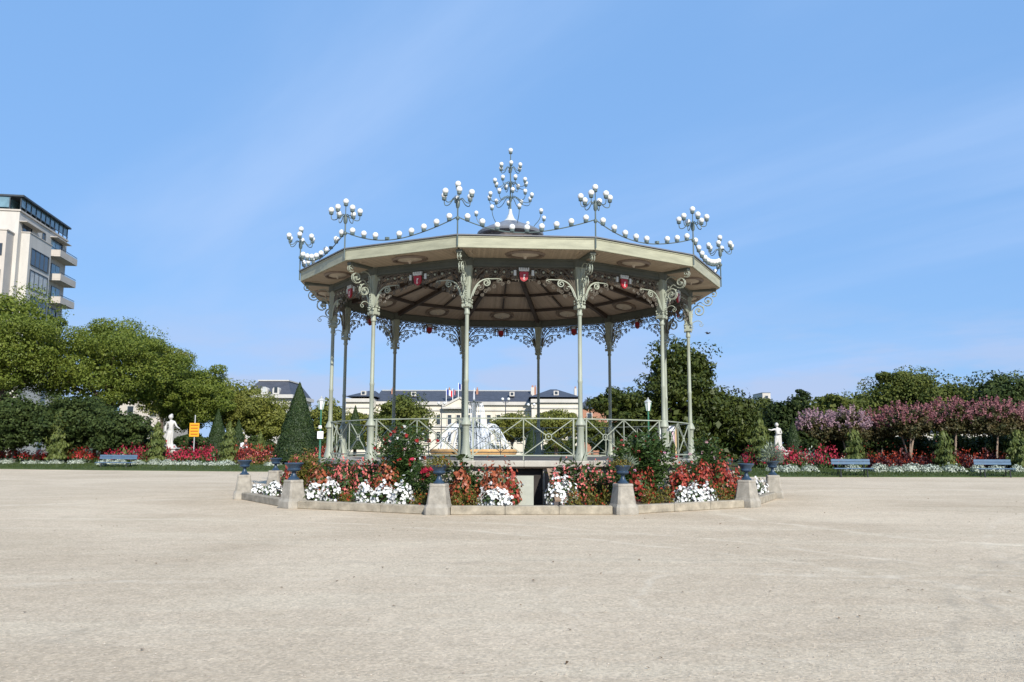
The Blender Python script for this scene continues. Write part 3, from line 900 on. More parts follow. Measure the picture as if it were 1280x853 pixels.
ZC = lambda R: ZB1 + .02 + (RC - R) * .285
rings = [5.90, 4.86, 3.55, 2.30, 1.15, .30]
tlt = math.atan(.285 / C15)
for i in range(5):
    Ro, Ri = rings[i], rings[i + 1]
    parts = ((-1, 1),) if i in (0, 4) else ((-1, 0), (0, 1))
    for f0, f1 in parts:
        o = MB().solid(tri(Ro, ZC(Ro), Ri, ZC(Ri), f0, f1, .012), (0, -.27, -.96), -.025).build('ceiling_panel', 'ceiling', band)
        if i == 0:
            medallion(o, -(Ro + Ri) / 2 * C15, ZC((Ro + Ri) / 2) - .05, .44, .36, tlt)
        around(o, BAYS)
    if i < 4:
        o = MB().beam((-Ri * S15 * .95, -Ri * C15, ZC(Ri) - .065), (Ri * S15 * .95, -Ri * C15, ZC(Ri) - .065), .12 if i == 0 else .07, .10).build('purlin', 'beam_brown', band)
        if i in (1, 2):
            rs = MB(); rs.lathe([(.02, -.19), (.06, -.15), (.13, -.125), (.13, -.118)], 12, (0, -Ri * C15, ZC(Ri))); rs.build('rosette', 'medal_dark', o, True)
        around(o, BAYS)
o = MB().beam((0, -rings[1] * C15, ZC(rings[1]) - .05), (0, -rings[4] * C15, ZC(rings[4]) - .05), .06, .07).build('mid_rafter', 'beam_brown', band); around(o, BAYS)
o = MB().beam((0, -5.9, ZC(5.9) - .09), (0, -.35, ZC(.35) - .09), .14, .17).build('hip_rafter', 'beam_brown', band); around(o, CORN)
# fascia
FL = 2 * RR * S15
o = MB().cham((0, -RR * C15 + .02, (ZFB + ZFT) / 2), (FL - .012, .05, ZFT - ZFB), .008).build('fascia_board', 'fascia', band)
MB().box((0, -RR * C15 - .012, ZFT - .02), (FL - .02, .02, .035)).build('fascia_moulding', 'fascia', o)
around(o, BAYS)
o = MB().solid(tri(RR + .06, ZFT + .005, 1.02, 8.62), (0, -.27, .96), -.03).build('roof_panel', 'zinc', band); around(o, BAYS)
# lantern drum
dr = MB(); dr.lathe([(.98, 8.55), (.98, 8.86)], 12, ph=TH0 - math.pi / 2); dr.build('drum', 'slate_panel', band)
dc = MB(); dc.lathe([(.98, 8.84), (1.14, 8.86), (1.16, 8.93), (1.12, 8.98), (.85, 9.12), (.5, 9.26), (.30, 9.36)], 24); dcap = dc.build('drum_roof', 'zinc', band, True)
sp = MB(); sp.lathe([(.30, 9.34), (.15, 9.48), (.07, 9.66), (.05, 9.82)], 12); sp.build('spire_base', 'crown_grey', band, True)

# lamps ------------------------------------------------------------
gl = MB(); gl.sphere((0, 0, .085), .083, 12, 8); GLOBE = gl.mesh('globe', True); GLOBE.materials.append(MATS['globe'])
sc_ = MB().lathe([(.030, -.055), (.060, -.04), (.064, .022)], 8)


def socket(mb, p, s=1.0):
    b0 = len(mb.v)
    mb.v += [(x * s + p[0], y * s + p[1], z * s + p[2]) for x, y, z in sc_.v]
    mb.f += [tuple(i + b0 for i in f) for f in sc_.f]


def globe(p, parent, s=1.0):
    o = bpy.data.objects.new('globe', GLOBE); COL.objects.link(o); o.parent = parent; o.location = p; o.scale = (s, s, s); return o


def arm(a, r0, r1, z0, dip, z1, n=12):
    """curved lamp arm rising out of the hub, dipping, then up to the globe"""
    pr = bez((r0, z0), (r0 + (r1 - r0) * .35, z0 + .16), (r0 + (r1 - r0) * .35, z0 - dip), (r0 + (r1 - r0) * .78, z0 - dip), n)[:-1] + bez((r0 + (r1 - r0) * .78, z0 - dip), (r1, z0 - dip), (r1, z0 - dip * .3), (r1, z1), 7)
    return [(r * math.sin(a), -r * math.cos(a), z) for r, z in pr]


cd = MB()
PX = -(RR + .035)
cd.tube([(0, PX, ZFB + .04), (0, PX, 7.9)], .021, 7)
cd.lathe([(.028, 7.5), (.05, 7.53), (.05, 7.58), (.028, 7.61)], 8, (0, PX, 0))
cd.lathe([(.03, 7.83), (.055, 7.88), (.06, 7.97), (.05, 8.05), (.022, 8.12)], 8, (0, PX, 0))
cd.tube([(0, PX, 8.1), (0, PX, 8.36)], .014, 6)
socket(cd, (0, PX, 8.40))
AR = [math.radians(20 + 60 * i) for i in range(6)]
ends = []
for a in AR:
    p = [(x, y + PX, z) for x, y, z in arm(a, .04, .40, 8.03, .10, 8.10)]
    cd.tube(p, .013, 5); socket(cd, (p[-1][0], p[-1][1], 8.13)); ends.append((p[-1][0], p[-1][1], 8.13))
cand = cd.build('corner_candelabra', 'iron_dark', band, True)
globe((0, PX, 8.40), cand)
for e_ in ends: globe(e_, cand)
cs = around(cand, CORN)
for i, c in enumerate(cs):
    c.rotation_euler.z = CORN[i]
gd = MB()
GX, GY = (RR + .035) * S15, -(RR + .035) * C15
zz = lambda u: 7.20 + .38 * abs(u) ** 1.9 + .03 * math.sin(u * 3)
gpts = [(u * (GX - .03), GY, zz(u)) for u in np.linspace(-1, 1, 25)]
gd.tube(gpts, .016, 5)
gs = []
for u in np.linspace(-.86, .86, 9):
    gs.append((u * GX, GY, zz(u) + .055)); socket(gd, gs[-1])
gar = gd.build('lamp_garland', 'iron_dark', band, True)
for p in gs: globe(p, gar)
gars = around(gar, BAYS)
rnd = random.Random(5)
for gi in (1, 4, 10, 11):       # a few lamps have lost their globes
    ch = [c for c in gars[gi].children if c.name.startswith('globe')]
    bpy.data.objects.remove(ch[rnd.randrange(1, 8)])

ct = MB()
ct.tube([(0, 0, 9.8), (0, 0, 11.85)], [.030, .016], 8)
socket(ct, (0, 0, 11.88))
cg = [(0, 0, 11.88, 1)]
for (zh, r1, n_, ph, dip) in ((10.22, .76, 10, .1, .20), (10.74, .57, 8, .3, .16), (11.30, .38, 6, .05, .12)):
    ct.lathe([(.03, zh - .14), (.055, zh - .08), (.06, zh + .03), (.03, zh + .09)], 8)
    for i in range(n_):
        a = ph + 2 * math.pi * i / n_
        p = arm(a, .05, r1, zh, dip, zh - .02); ct.tube(p, .012, 5)
        e_ = (p[-1][0], p[-1][1], zh + .01); socket(ct, e_, .9); cg.append((*e_, .9))
for i in range(8):
    a = .25 + 2 * math.pi * i / 8
    pr = bez((.93, 9.06), (1.0, 9.2), (1.18, 9.2), (1.22, 9.5), 8)
    p = [(r * math.sin(a), -r * math.cos(a), z) for r, z in pr]; ct.tube(p, .012, 5)
    e_ = (p[-1][0], p[-1][1], 9.53); socket(ct, e_, .9); cg.append((*e_, .9))
cto = ct.build('central_candelabra', 'iron_dark', band, True)
for (x, y, z, s_) in cg: globe((x, y, z), cto, s_)
# chandelier of dark iron hanging under the middle of the ceiling
cl = MB(); cl.tube([(0, 0, 8.35), (0, 0, 7.5)], .03, 6); cl.lathe([(.03, 7.6), (.16, 7.72), (.10, 7.86), (.03, 7.95)], 10); cl.sphere((0, 0, 7.45), .07, 8, 6)
for i in range(12):
    a = 2 * math.pi * i / 12
    r1 = .95 if i % 2 else .6
    p = arm(a, .06, r1, 7.80, .22, 7.74); cl.tube(p, .014, 5); socket(cl, (p[-1][0], p[-1][1], 7.76))
    cl.tube([(math.sin(a) * r, -math.cos(a) * r, z) for r, z in [(s_ + .3, z) for s_, z in spiral(.12, 7.95, .14, 1.3, 3.1, -1, 14)]], .012, 4)
cl.build('chandelier', 'beam_brown', band)

# ------------------------------------------------------------------ pedestals, urns, kerb, soil
pm = MB()
hw = [(.0, .285), (.03, .29), (.17, .285), (.20, .272), (.25, .245), (.655, .190), (.66, .197), (.705, .195), (.72, .182)]
vs = []
for z, w in hw:
    for (x, y) in ((-1, -1), (1, -1), (1, 1), (-1, 1)):
        c = w * .80
        if x * y > 0: vs += [(x * w, y * c, z), (x * c, y * w, z)] if True else []
        else: vs += [(x * c, y * w, z), (x * w, y * c, z)]
fs = [tuple(range(8))[::-1], tuple(range(8 * (len(hw) - 1), 8 * len(hw)))]
for k in range(len(hw) - 1):
    for j in range(8): a, b = k * 8 + j, k * 8 + (j + 1) % 8; fs.append((a, b, b + 8, a + 8))
pm.add(vs, fs)
PED = pm.mesh('stone_pedestal'); PED.materials.append(MATS['granite_grey'])
BASE = bmesh.new()
UB = MB(); UB.lathe([(.155, .0), (.155, .03), (.11, .05), (.075, .10), (.05, .16), (.055, .19), (.075, .20)], 16, cap=True)
UF = UB.mesh('urn_foot', True); UF.materials.append(MATS['urn_blue'])
UV = MB(); UV.lathe([(.05, .195), (.13, .205), (.17, .235), (.175, .26), (.155, .28), (.16, .30), (.215, .355), (.25, .39), (.25, .41), (.225, .415), (.21, .40), (.12, .375), (.01, .37)], 20, cap=True)
UBW = UV.mesh('urn_bowl', True); UBW.materials.append(MATS['urn_blue'])
SO = MB().lathe([(.19, .385), (.12, .40), (.01, .405)], 14).mesh('urn_soil'); SO.materials.append(MATS['soil'])

ped_names = {}
for k in range(12):
    a = CORN[k]
    x, y = CX + RB * math.sin(a), CY - RB * math.cos(a)
    p = bpy.data.objects.new('stone_pedestal', PED); COL.objects.link(p)
    p.location = (x, y, 0.0); p.rotation_euler = (0, 0, a)
    tag(p, {0: 'stone pedestal carrying the urn full of yellow-green foliage', 1: 'stone pedestal carrying the urn with the spiky pale plant', 3: 'stone pedestal carrying the urn with the grey bush', 11: 'stone pedestal carrying the widest empty blue urn'}.get(k, 'grey tapering stone pedestal under an empty blue urn at the flower bed kerb'), 'pedestal', 'stone pedestals around the flower bed')
    u = empty('urn', (x, y, .722), a)
    for nm, me in (('urn_foot', UF), ('urn_bowl', UBW), ('urn_soil', SO)):
        c = bpy.data.objects.new(nm, me); COL.objects.link(c); c.parent = u
    lab = {0: 'dark blue cast-iron urn holding a mound of yellow-green foliage', 1: 'blue cast-iron urn with a spiky pale trailing plant', 3: 'dark urn holding a grey lavender-like bush',
           11: 'empty wide blue urn beside the white flowers, between two empty urns'}.get(k, 'empty blue cast-iron urn on its stone pedestal')
    if k in (0, 1, 3, 11): tag(u, lab, 'urn')
    else: tag(u, lab, 'urn', 'empty blue urns')
    s_ = .98 if k == 11 else .86
    u.scale = (s_, s_, 1.05)
    ped_names[k] = (x, y)

kerb = structure(empty('flower_bed_kerb', (CX, CY, 0)))
KA = RB * C15
KL = 2 * RB * S15 - .56
for i in range(3):
    w = KL / 3
    o = MB().cham(((i - 1) * w, -KA - .02, .10), (w - .012, .24, .21), .022).build('kerb_stone', 'kerb_stone', kerb)
    around(o, BAYS)

# soil rises from the kerb to the stone wall
sm = MB()
vs = []; fs = []
RG = [(8.38, .13), (7.9, .20), (7.2, .30), (6.32, .36)]
for j in range(48):
    k, f = divmod(j, 4); a0, a1 = CORN[k], CORN[(k + 1) % 12]
    for (r, z) in RG:
        p0 = Vector((r * math.sin(a0), -r * math.cos(a0))); p1 = Vector((r * math.sin(a1), -r * math.cos(a1))); p = p0.lerp(p1, f / 4)
        vs.append((p.x, p.y, z + (.02 * math.sin(j * 2.3 + r * 5))))
for j in range(48):
    if j in (1, 2): continue        # gap of the access opening
    for i in range(3):
        a, b = j * 4 + i, ((j + 1) % 48) * 4 + i
        fs.append((a, b, b + 1, a + 1))
sm.add(vs, fs)
s_o = sm.build('flower_bed_soil', 'soil'); s_o.location = (CX, CY, 0); structure(s_o)
# ------------------------------------------------------------------ flowers in the bandstand bed
def ring_point(px, ap):
    """where the sight line of photo column px meets the near edge of a twelve-sided ring of apothem ap"""
    d = at(px, 600, 20.0); d = Vector((d.x, d.y)).normalized()
    best = None
    for a in BAYS:
        n = Vector((math.sin(a), -math.cos(a)))
        den = d.dot(n)
        if den >= -1e-6: continue
        t = (n.dot(Vector((CX, CY))) + ap) / den
        p = d * t - Vector((CX, CY))
        tang = abs(p.x * math.cos(a) + p.y * math.sin(a))
        if tang <= ap * math.tan(D30 / 2) + 1e-6 and (best is None or t < best[0]): best = (t, d * t, a)
    if best is None: return None
    return best[1]


def soilz(ap):
    return float(np.interp(ap / C15, [6.32, 7.2, 7.9, 8.38], [.36, .30, .20, .13]))


def dome(rng, n, rx, ry, h, lo=0.0, jit=.12):
    d = unit(rng, n); d[:, 2] = np.abs(d[:, 2]) * (1 - lo) + lo
    d = norm(d)
    ph = rng.uniform(0, 6.28, 4)
    az = np.arctan2(d[:, 1], d[:, 0])
    wob = 1 + .16 * np.sin(az * 2 + ph[0]) + .12 * np.sin(az * 3 + ph[1] + d[:, 2] * 3) + .10 * np.sin(az * 5 + ph[2] + d[:, 2] * 5)
    p = d * np.array([rx, ry, h]) * (wob * rng.uniform(1 - jit * 2, 1 + jit, n))[:, None]
    return p, norm(d / np.array([rx, ry, h]))


def plant_white(root, r, h, rng, bl='bl_white', lf='leaf_fresh', nb=None, br=.045):
    p, nr = dome(rng, int(260 * max(.5, r / .4)), r, r * .8, h * .85)
    lb = LB(); lb.leaves(p, norm(nr + rng.normal(scale=.6, size=p.shape)), .10, .05, rng); stuff(lb.build('foliage', lf, root))
    n = nb or int(300 * (r / .4) ** 1.6)
    p, nr = dome(rng, n, r, r * .8, h)
    fb = FB().add(p + nr * .02, norm(nr + rng.normal(scale=.35, size=p.shape)), br, rng); stuff(fb.build('blossoms', bl, root))


def plant_begonia(root, r, h, rng, bl='bl_copper', lf='leaf_fresh', size=.10, dens=1.0):
    """mound of overlapping hanging petals with a little green under it"""
    p, nr = dome(rng, 160, r * .85, r * .75, h * .8)
    lb = LB(); lb.leaves(p, norm(nr + rng.normal(scale=.5, size=p.shape)), .12, .07, rng); stuff(lb.build('foliage', lf, root))
    n = int(480 * dens * max(.4, (r / .42) ** 1.5))
    p, nr = dome(rng, n, r, r * .8, h, jit=.1)
    dn = norm(nr + rng.normal(scale=.35, size=p.shape))
    lb = LB(); lb.leaves(p, dn, size, size * .72, rng, tdir=np.tile([0, 0, -1.], (n, 1)) + nr * .5, fold=-.15); stuff(lb.build('blossoms', bl, root))


def plant_low(root, r, h, rng, lf='leaf_low', bl='bl_orange', nb=30):
    p, nr = dome(rng, int(700 * max(.5, r / .4)), r, r * .8, h, jit=.2)
    lb = LB(); lb.leaves(p, norm(nr + rng.normal(scale=.6, size=p.shape)), .065, .028, rng, tdir=nr + [0, 0, .5]); stuff(lb.build('foliage', lf, root))
    if nb:
        p, nr = dome(rng, nb, r, r * .8, h)
        fb = FB().add(p, norm(nr + rng.normal(scale=.4, size=p.shape)), .026, rng); stuff(fb.build('blossoms', bl, root))


def rosettes(root, P, Nr, rad, bl, rng, petals=14):
    lb = LB()
    for q, n in zip(P, Nr):
        d = norm(unit(rng, petals) + n * .7)
        lb.leaves(q + d * rad * .6, norm(d + rng.normal(scale=.4, size=d.shape)), rad * .95, rad * .8, rng)
    stuff(lb.build('blossoms', bl, root))


def plant_tall(root, r, h, rng, lf='leaf_fresh', bls=(('bl_red', 14, .06), ('bl_white', 10, .05)), stems=11, ll=.17, lw=.035, dens=1.0):
    """upright bush: stems with narrow leaves and blossoms at the tips"""
    st = MB(); tips = []; lp = []; ln_ = []
    for i in range(stems):
        a = rng.uniform(0, 6.28); rr = r * math.sqrt(rng.random()) * .95
        hh = h * rng.uniform(.72, 1.0) * (1 - .25 * (rr / r) ** 2)
        p0 = (rng.normal() * .06, rng.normal() * .06, 0); p3 = (rr * math.cos(a), rr * .8 * math.sin(a), hh)
        pts = bez(p0, (p0[0] * 1.2, p0[1], hh * .4), (p3[0] * .9, p3[1] * .9, hh * .6), p3, 7)
        st.tube(pts, [.012 - .0012 * j for j in range(7)], 4); tips.append(p3)
        P = np.array(pts)
        for f in rng.uniform(.12, 1, int(62 * dens)):
            q = P[min(6, int(f * 6.99))] + rng.normal(scale=.09, size=3); d = unit(rng, 1)[0]; d[2] = d[2] * .4 + .25
            lp.append(q + d * .07); ln_.append(d)
    st.build('stems', 'leaf_fresh' if False else 'lamp_green', root) if False else st.build('stems', 'leaf_fresh', root)
    lp = np.array(lp); ln_ = np.array(ln_); lp[:, 2] = np.maximum(lp[:, 2], .02)
    lb = LB(); lb.leaves(lp, norm(np.cross(ln_, unit(rng, len(lp)))), ll, lw, rng, tdir=ln_); stuff(lb.build('foliage', lf, root))
    tips = np.array(tips)
    for bl, nb, rad in bls:
        idx = rng.integers(0, len(tips), nb)
        P = tips[idx] + rng.normal(scale=.10, size=(nb, 3)) * np.array([1.2, 1, .9])
        P[:, 2] = np.minimum(P[:, 2], h * 1.02) - rng.random(nb) ** 2 * h * .35
        Nn = norm(P * np.array([1, 1, .4]) + np.array([0, -.2, .2]))
        rosettes(root, P, Nn, rad, bl, rng)


def put(name, label, cat, group, px, wpx, py_top, ap, fn, **kw):
    """one plant of the bed: middle at photo column px, wpx wide, its top at py_top, in the row of apothem ap"""
    q = ring_point(px, ap)
    if q is None: return
    Y = q.y; z0 = soilz(ap) - .02
    r = wpx * Y / F / 2
    h = max(.12, Z_(px, py_top, Y) - z0)
    root = thing(name, label, cat, (q.x, q.y, z0), rng.uniform(0, 6.28) * 0, group)
    fn(root, r, h, rng, **kw)
    return root


rng = np.random.default_rng(11)
GW = 'white petunias edging the bandstand bed'; LWH = 'low clump of white petunias at the kerb of the bandstand bed'
for px, w, top, ap in ((322, 24, 607, 7.85), (342, 26, 604, 7.8), (392, 24, 606, 7.85), (414, 26, 602, 7.8), (457, 24, 607, 7.85), (480, 30, 606, 7.85), (504, 28, 605, 7.85), (852, 18, 611, 7.9), (868, 28, 608, 7.9), (884, 20, 610, 7.98), (948, 18, 601, 7.85), (958, 16, 604, 7.9)):
    put('white_petunia', LWH, 'flowers', GW, px, w, top, ap, plant_white)
put('white_petunia', 'white petunia clump beside the grey access hatch, in front of the copper mound', 'flowers', GW, 619, 40, 612, 7.85, plant_white)
put('white_petunia', 'white petunia clump against the brown cheek board of the access opening', 'flowers', GW, 702, 34, 600, 7.6, plant_white)
GL = 'low yellow-green edging plants'; LLO = 'low yellow-green edging plant with tiny orange flowers by the kerb'
for px, w, top, ap in ((572, 22, 614, 7.85), (590, 22, 613, 7.85), (432, 18, 615, 7.85), (527, 26, 616, 7.85), (717, 24, 614, 7.9), (738, 24, 613, 7.9), (757, 20, 613, 7.85), (812, 24, 612, 7.85), (830, 22, 610, 7.85), (898, 20, 608, 7.9), (912, 16, 610, 7.85)):
    put('edging_plant', LLO, 'plant', GL, px, w, top, ap, plant_low)
GB = 'copper and red begonias in the bandstand bed'
for (px, w, top, ap, bl, lab) in (
        (622, 50, 584, 7.35, 'bl_copper', 'large mound of coppery begonias beside the access opening'),
        (640, 20, 592, 7.45, 'bl_deepred', 'dark red begonia overhanging the grey hatch panel'),
        (577, 32, 589, 7.4, 'bl_copper', 'coppery begonia right behind the yellow-green edging, next to a planted urn'),
        (483, 40, 583, 7.35, 'bl_copper', 'round mound of copper-orange begonias above the white petunias'),
        (400, 30, 585, 7.3, 'bl_copper', 'orange-red begonia behind white petunias by an empty blue urn'),
        (853, 40, 588, 7.35, 'bl_deepred', 'broad deep red begonia mound behind white petunias'),
        (800, 30, 590, 7.4, 'bl_deepred', 'red begonia beside the urn with the spiky plant'),
        (880, 30, 582, 7.1, 'bl_deepred', 'deep red begonia under the pink-flowered rose bush'),
        (905, 34, 580, 7.3, 'bl_deepred', 'dark red begonia next to an empty dark urn')):
    put('begonia', lab, 'flowers', GB, px, w, top, ap, plant_begonia, bl=bl)
for px, w, top, ap in ((345, 30, 582, 7.2), (360, 22, 578, 6.95), (426, 34, 578, 7.0), (450, 30, 576, 6.9), (432, 26, 592, 7.4), (468, 24, 578, 6.7), (940, 18, 584, 7.3), (951, 16, 588, 7.5), (922, 18, 586, 7.4)):
    put('begonia', 'pinkish red begonia with green leaves in the bandstand bed', 'flowers', GB, px, w, top, ap, plant_begonia, bl='bl_pink' if px < 700 else 'bl_deepred', dens=.55, size=.075)
for px, w, top, ap in ((694, 18, 588, 7.1), (712, 26, 586, 7.0), (728, 22, 587, 7.2), (747, 26, 584, 6.9), (762, 20, 586, 7.2)):
    put('begonia', 'salmon pink begonia below the front slab of the bandstand', 'flowers', 'salmon begonias below the front slab', px, w, top, ap, plant_begonia, bl='bl_pink', dens=.6, size=.075)
put('dark_leaf_plant', 'dark-leaved plant speckled with white by the foot of a front column', 'plant', None, 574, 30, 566, 6.75, plant_tall, lf='leaf_dark', bls=(('bl_silver', 10, .035),), stems=9, ll=.15, lw=.06, dens=.8)
put('lily_plant', 'broad-leaved plant with one pale lilac bloom in front of the slab', 'plant', None, 702, 22, 573, 6.7, plant_tall, lf='leaf_dark', bls=(('bl_rose', 3, .07),), stems=6, ll=.26, lw=.05, dens=.4)
put('lily_plant', 'broad-leaved plant with magenta spikes at the foot of a front column', 'plant', None, 724, 24, 571, 6.7, plant_tall, lf='leaf_dark', bls=(('bl_lilac', 6, .05),), stems=6, ll=.28, lw=.05, dens=.45)
put('dahlia_bush', 'tall bushy dahlia with dark red and white blooms rising before the railing', 'plant', None, 502, 72, 530, 6.85, plant_tall, bls=(('bl_red', 26, .075), ('bl_white', 30, .045), ('bl_rose', 8, .05)), stems=34, dens=1.9)
put('dahlia_bush', 'dahlia with large crimson blooms next to a planted urn', 'plant', None, 523, 34, 574, 7.35, plant_tall, bls=(('bl_crimson', 8, .11),), stems=11, dens=1.0)
put('tall_flower_bush', 'tall leafy green bush with a few red flowers, partly hiding a column', 'plant', None, 812, 58, 541, 6.9, plant_tall, bls=(('bl_crimson', 8, .05), ('bl_lilac', 5, .055), ('bl_deepred', 10, .05)), stems=32, ll=.15, lw=.055, dens=2.2)
put('tall_flower_bush', 'reddish flowering bush before the railing, next to the tall leafy bush', 'plant', None, 786, 34, 543, 6.65, plant_tall, bls=(('bl_pink', 10, .055), ('bl_red', 14, .05), ('bl_lilac', 4, .055)), stems=18, dens=1.7)
put('tall_flower_bush', 'green bush with pink roses by the end column, below the magnolia', 'plant', None, 884, 40, 548, 6.75, plant_tall, bls=(('bl_rose', 7, .065), ('bl_deepred', 10, .04)), stems=22, dens=1.8)
put('tall_flower_bush', 'sprawling green rose bush behind an empty dark urn', 'plant', None, 915, 44, 545, 6.7, plant_tall, bls=(('bl_rose', 6, .08), ('bl_pink', 8, .04)), stems=24, dens=1.8)
put('tall_flower_bush', 'thin pink-flowered bush at the foot of the left end columns', 'plant', None, 380, 34, 566, 6.8, plant_tall, lf='leaf_low', bls=(('bl_pink', 22, .045),), stems=14)
put('shade_bush', 'small dark green bush in the bed beside a stone pedestal', 'plant', None, 757, 28, 594, 7.3, plant_tall, lf='leaf_dark', bls=(('bl_orange', 4, .03),), stems=9, ll=.10, lw=.04)
put('shade_bush', 'green leafy bush between copper begonia and crimson dahlia', 'plant', None, 508, 24, 592, 7.4, plant_tall, bls=(('bl_orange', 3, .03),), stems=8, ll=.10, lw=.05)
for px, w, top, ap in ((330, 20, 588, 6.8), (392, 26, 574, 6.5), (414, 26, 572, 6.45), (440, 26, 574, 6.45), (466, 22, 572, 6.45), (548, 30, 578, 6.6), (596, 24, 584, 6.7), (742, 26, 579, 6.5), (770, 24, 577, 6.5), (846, 26, 580, 6.5), (866, 22, 576, 6.5), (898, 26, 566, 6.6), (935, 20, 572, 6.8)):
    put('bedding_bush', 'leafy green bedding bush with few small flowers against the bandstand wall', 'plant', 'green bushes against the bandstand wall', px, w, top, ap, plant_tall, bls=(('bl_pink', 5, .045), ('bl_deepred', 5, .04)), stems=9, ll=.12, lw=.05)
# far half of the bed, glimpsed past the sides
for i, a in enumerate([BAYS[4] - .1, BAYS[4] + .15, BAYS[5], BAYS[6], BAYS[7], BAYS[8] - .1, BAYS[8] + .12, BAYS[3] + .1, BAYS[9] - .05]):
    r = 7.2
    root = thing('begonia', 'red begonia in the far half of the bandstand bed', 'flowers', (CX + r * math.sin(a), CY - r * math.cos(a), .27), 0, 'begonias in the far half of the bed')
    plant_begonia(root, .5, .75, rng, bl='bl_copper' if i % 2 else 'bl_deepred')
# plants in the urns
x, y = ped_names[0]; r_ = thing('urn_foliage', 'mound of yellow-green trailing foliage filling a dark blue urn', 'plant', (x, y, 1.12)); plant_low(r_, .30, .26, rng, nb=12)
x, y = ped_names[1]; r_ = thing('urn_foliage', 'spiky pale variegated plant spilling from an urn', 'plant', (x, y, 1.12)); plant_low(r_, .24, .18, rng, nb=10)
p, nr = dome(rng, 110, .24, .22, .24); p[:, 0] += .12
lb = LB(); lb.leaves(p, norm(np.cross(nr, unit(rng, 110))), .16, .018, rng, tdir=nr); stuff(lb.build('spikes', 'leaf_grey', r_))
x, y = ped_names[3]; r_ = thing('urn_foliage', 'round grey lavender-like bush growing in an urn', 'plant', (x, y, 1.12))
p, nr = dome(rng, 520, .32, .32, .52); lb = LB(); lb.leaves(p, norm(np.cross(nr, unit(rng, 520))), .15, .03, rng, tdir=nr + [0, 0, .4]); stuff(lb.build('foliage', 'leaf_grey', r_))

# notice stand on the platform by the side entrance
q = at(842, 560, CY - RC * math.cos(math.radians(63)) + .2)
ns = thing('notice_stand', 'white notice board with orange-edged post standing at the bandstand railing', 'sign', (q.x, q.y, 1.222))
MB().box((-.14, 0, .93), (.36, .03, .16)).build('board', 'sign_white', ns)
MB().box((-.38, .02, .66), (.12, .03, .60)).build('sheet', 'sign_white', ns)
MB().box((.07, 0, .50), (.045, .045, 1.0)).build('post', 'wood_pale', ns)
MB().box((-.46, .03, .50), (.03, .03, 1.0)).build('post', 'cast_black', ns)
MB().solid([(-.06, -.03, .83), (.03, -.03, .83), (.03, -.03, .48)], (0, -1, 0), .02).build('pennant', 'pink_cloth', ns)

# ------------------------------------------------------------------ trees and shrubs
def crown_cloud(rng, rx, ry, rz, ncl, nleaf, clr, leaf, bottom=-1.0, core=.18, up=.45, asp=.62):
    """leaf clumps through an ellipsoid: uneven outline, gaps and shaded hollows"""
    lb = LB()
    d = unit(rng, ncl); R = np.array([rx, ry, rz])
    rad = rng.uniform(.35, 1.0, ncl) ** .42
    cs = d * rad[:, None] * (R - clr * .55) * rng.uniform(.80, 1.16, ncl)[:, None]
    cs[:, 2] = np.maximum(cs[:, 2], bottom * rz)
    cr = clr * rng.uniform(.45, 1.45, ncl)
    idx = rng.integers(0, ncl, nleaf)
    dd = unit(rng, nleaf)
    rr = rng.uniform(.35, 1.0, nleaf) ** .5
    stray = rng.random(nleaf) < .06
    rr[stray] *= rng.uniform(1.05, 1.3, stray.sum())
    pos = cs[idx] + dd * (cr[idx] * rr)[:, None] * np.array([1.15, 1.15, .62])
    nr = norm(dd * .8 + np.array([0, 0, up]) + rng.normal(scale=.5, size=pos.shape))
    lb.leaves(pos, nr, leaf, leaf * asp, rng, fold=.12)
    nc = int(nleaf * core)
    pc = unit(rng, nc) * (rng.random(nc) ** .4)[:, None] * R * .72
    pc[:, 2] = np.maximum(pc[:, 2], bottom * rz * .8)
    lb.leaves(pc, unit(rng, nc), leaf * 1.8, leaf * 1.5, rng)
    return lb, cs


def limbs(base_z, cz, cs, r0, rng, n=7, lean=0.0):
    """trunk up into the crown, with limbs to some clumps (crown centre at height cz over the base)"""
    m = MB()
    top = cz * 1.0
    tr = [(0, 0, -.15), (lean * .3, 0, top * .35), (lean, 0, top * .75), (lean, .0, top * 1.05)]
    m.tube(bez(*tr, n=9), [r0 * (1.25 - .1 * i) if i < 8 else r0 * .35 for i in range(9)], 8)
    order = rng.permutation(len(cs))[:n]
    for i in order:
        c = cs[i]
        z0 = top * rng.uniform(.38, .7)
        p3 = (c[0] * .85, c[1] * .85, cz + c[2] * .9)
        if p3[2] < z0: z0 = max(.3 * top, p3[2] - .6)
        m.tube(bez((lean * .5, 0, z0), (c[0] * .25, c[1] * .25, z0 + (p3[2] - z0) * .45), (c[0] * .6, c[1] * .6, z0 + (p3[2] - z0) * .7), p3, 8), [r0 * .5 - r0 * .055 * j for j in range(8)], 6)
    return m


def tree(name, label, px, wpx, top, bot, Y, leafm, group=None, zb=.35, nleaf=9000, ncl=60, leaf=.26, clr=None, bark='bark', tr=None, cat='tree', depth=.9, core=.12, nl=8, up=.45, asp=.62):
    x = X_(px, Y, (top + bot) / 2)
    zt, zbm = Z_(px, top, Y), Z_(px, bot, Y)
    rz = (zt - zbm) / 2; cz = (zt + zbm) / 2 - zb
    rx = wpx * Y / F / 2
    root = thing(name, label, cat, (x, Y, zb), 0, group)
    lb, cs = crown_cloud(rng, rx, rx * depth, rz, ncl, nleaf, clr or min(rx, rz) * .38, leaf, core=core, up=up, asp=asp)
    crown = stuff(lb.build('crown', leafm, root)); crown.location = (0, 0, cz)
    limbs(zb, cz, cs, tr or max(.06, rx * .055), rng, nl).build('trunk', bark, root, True)
    return root


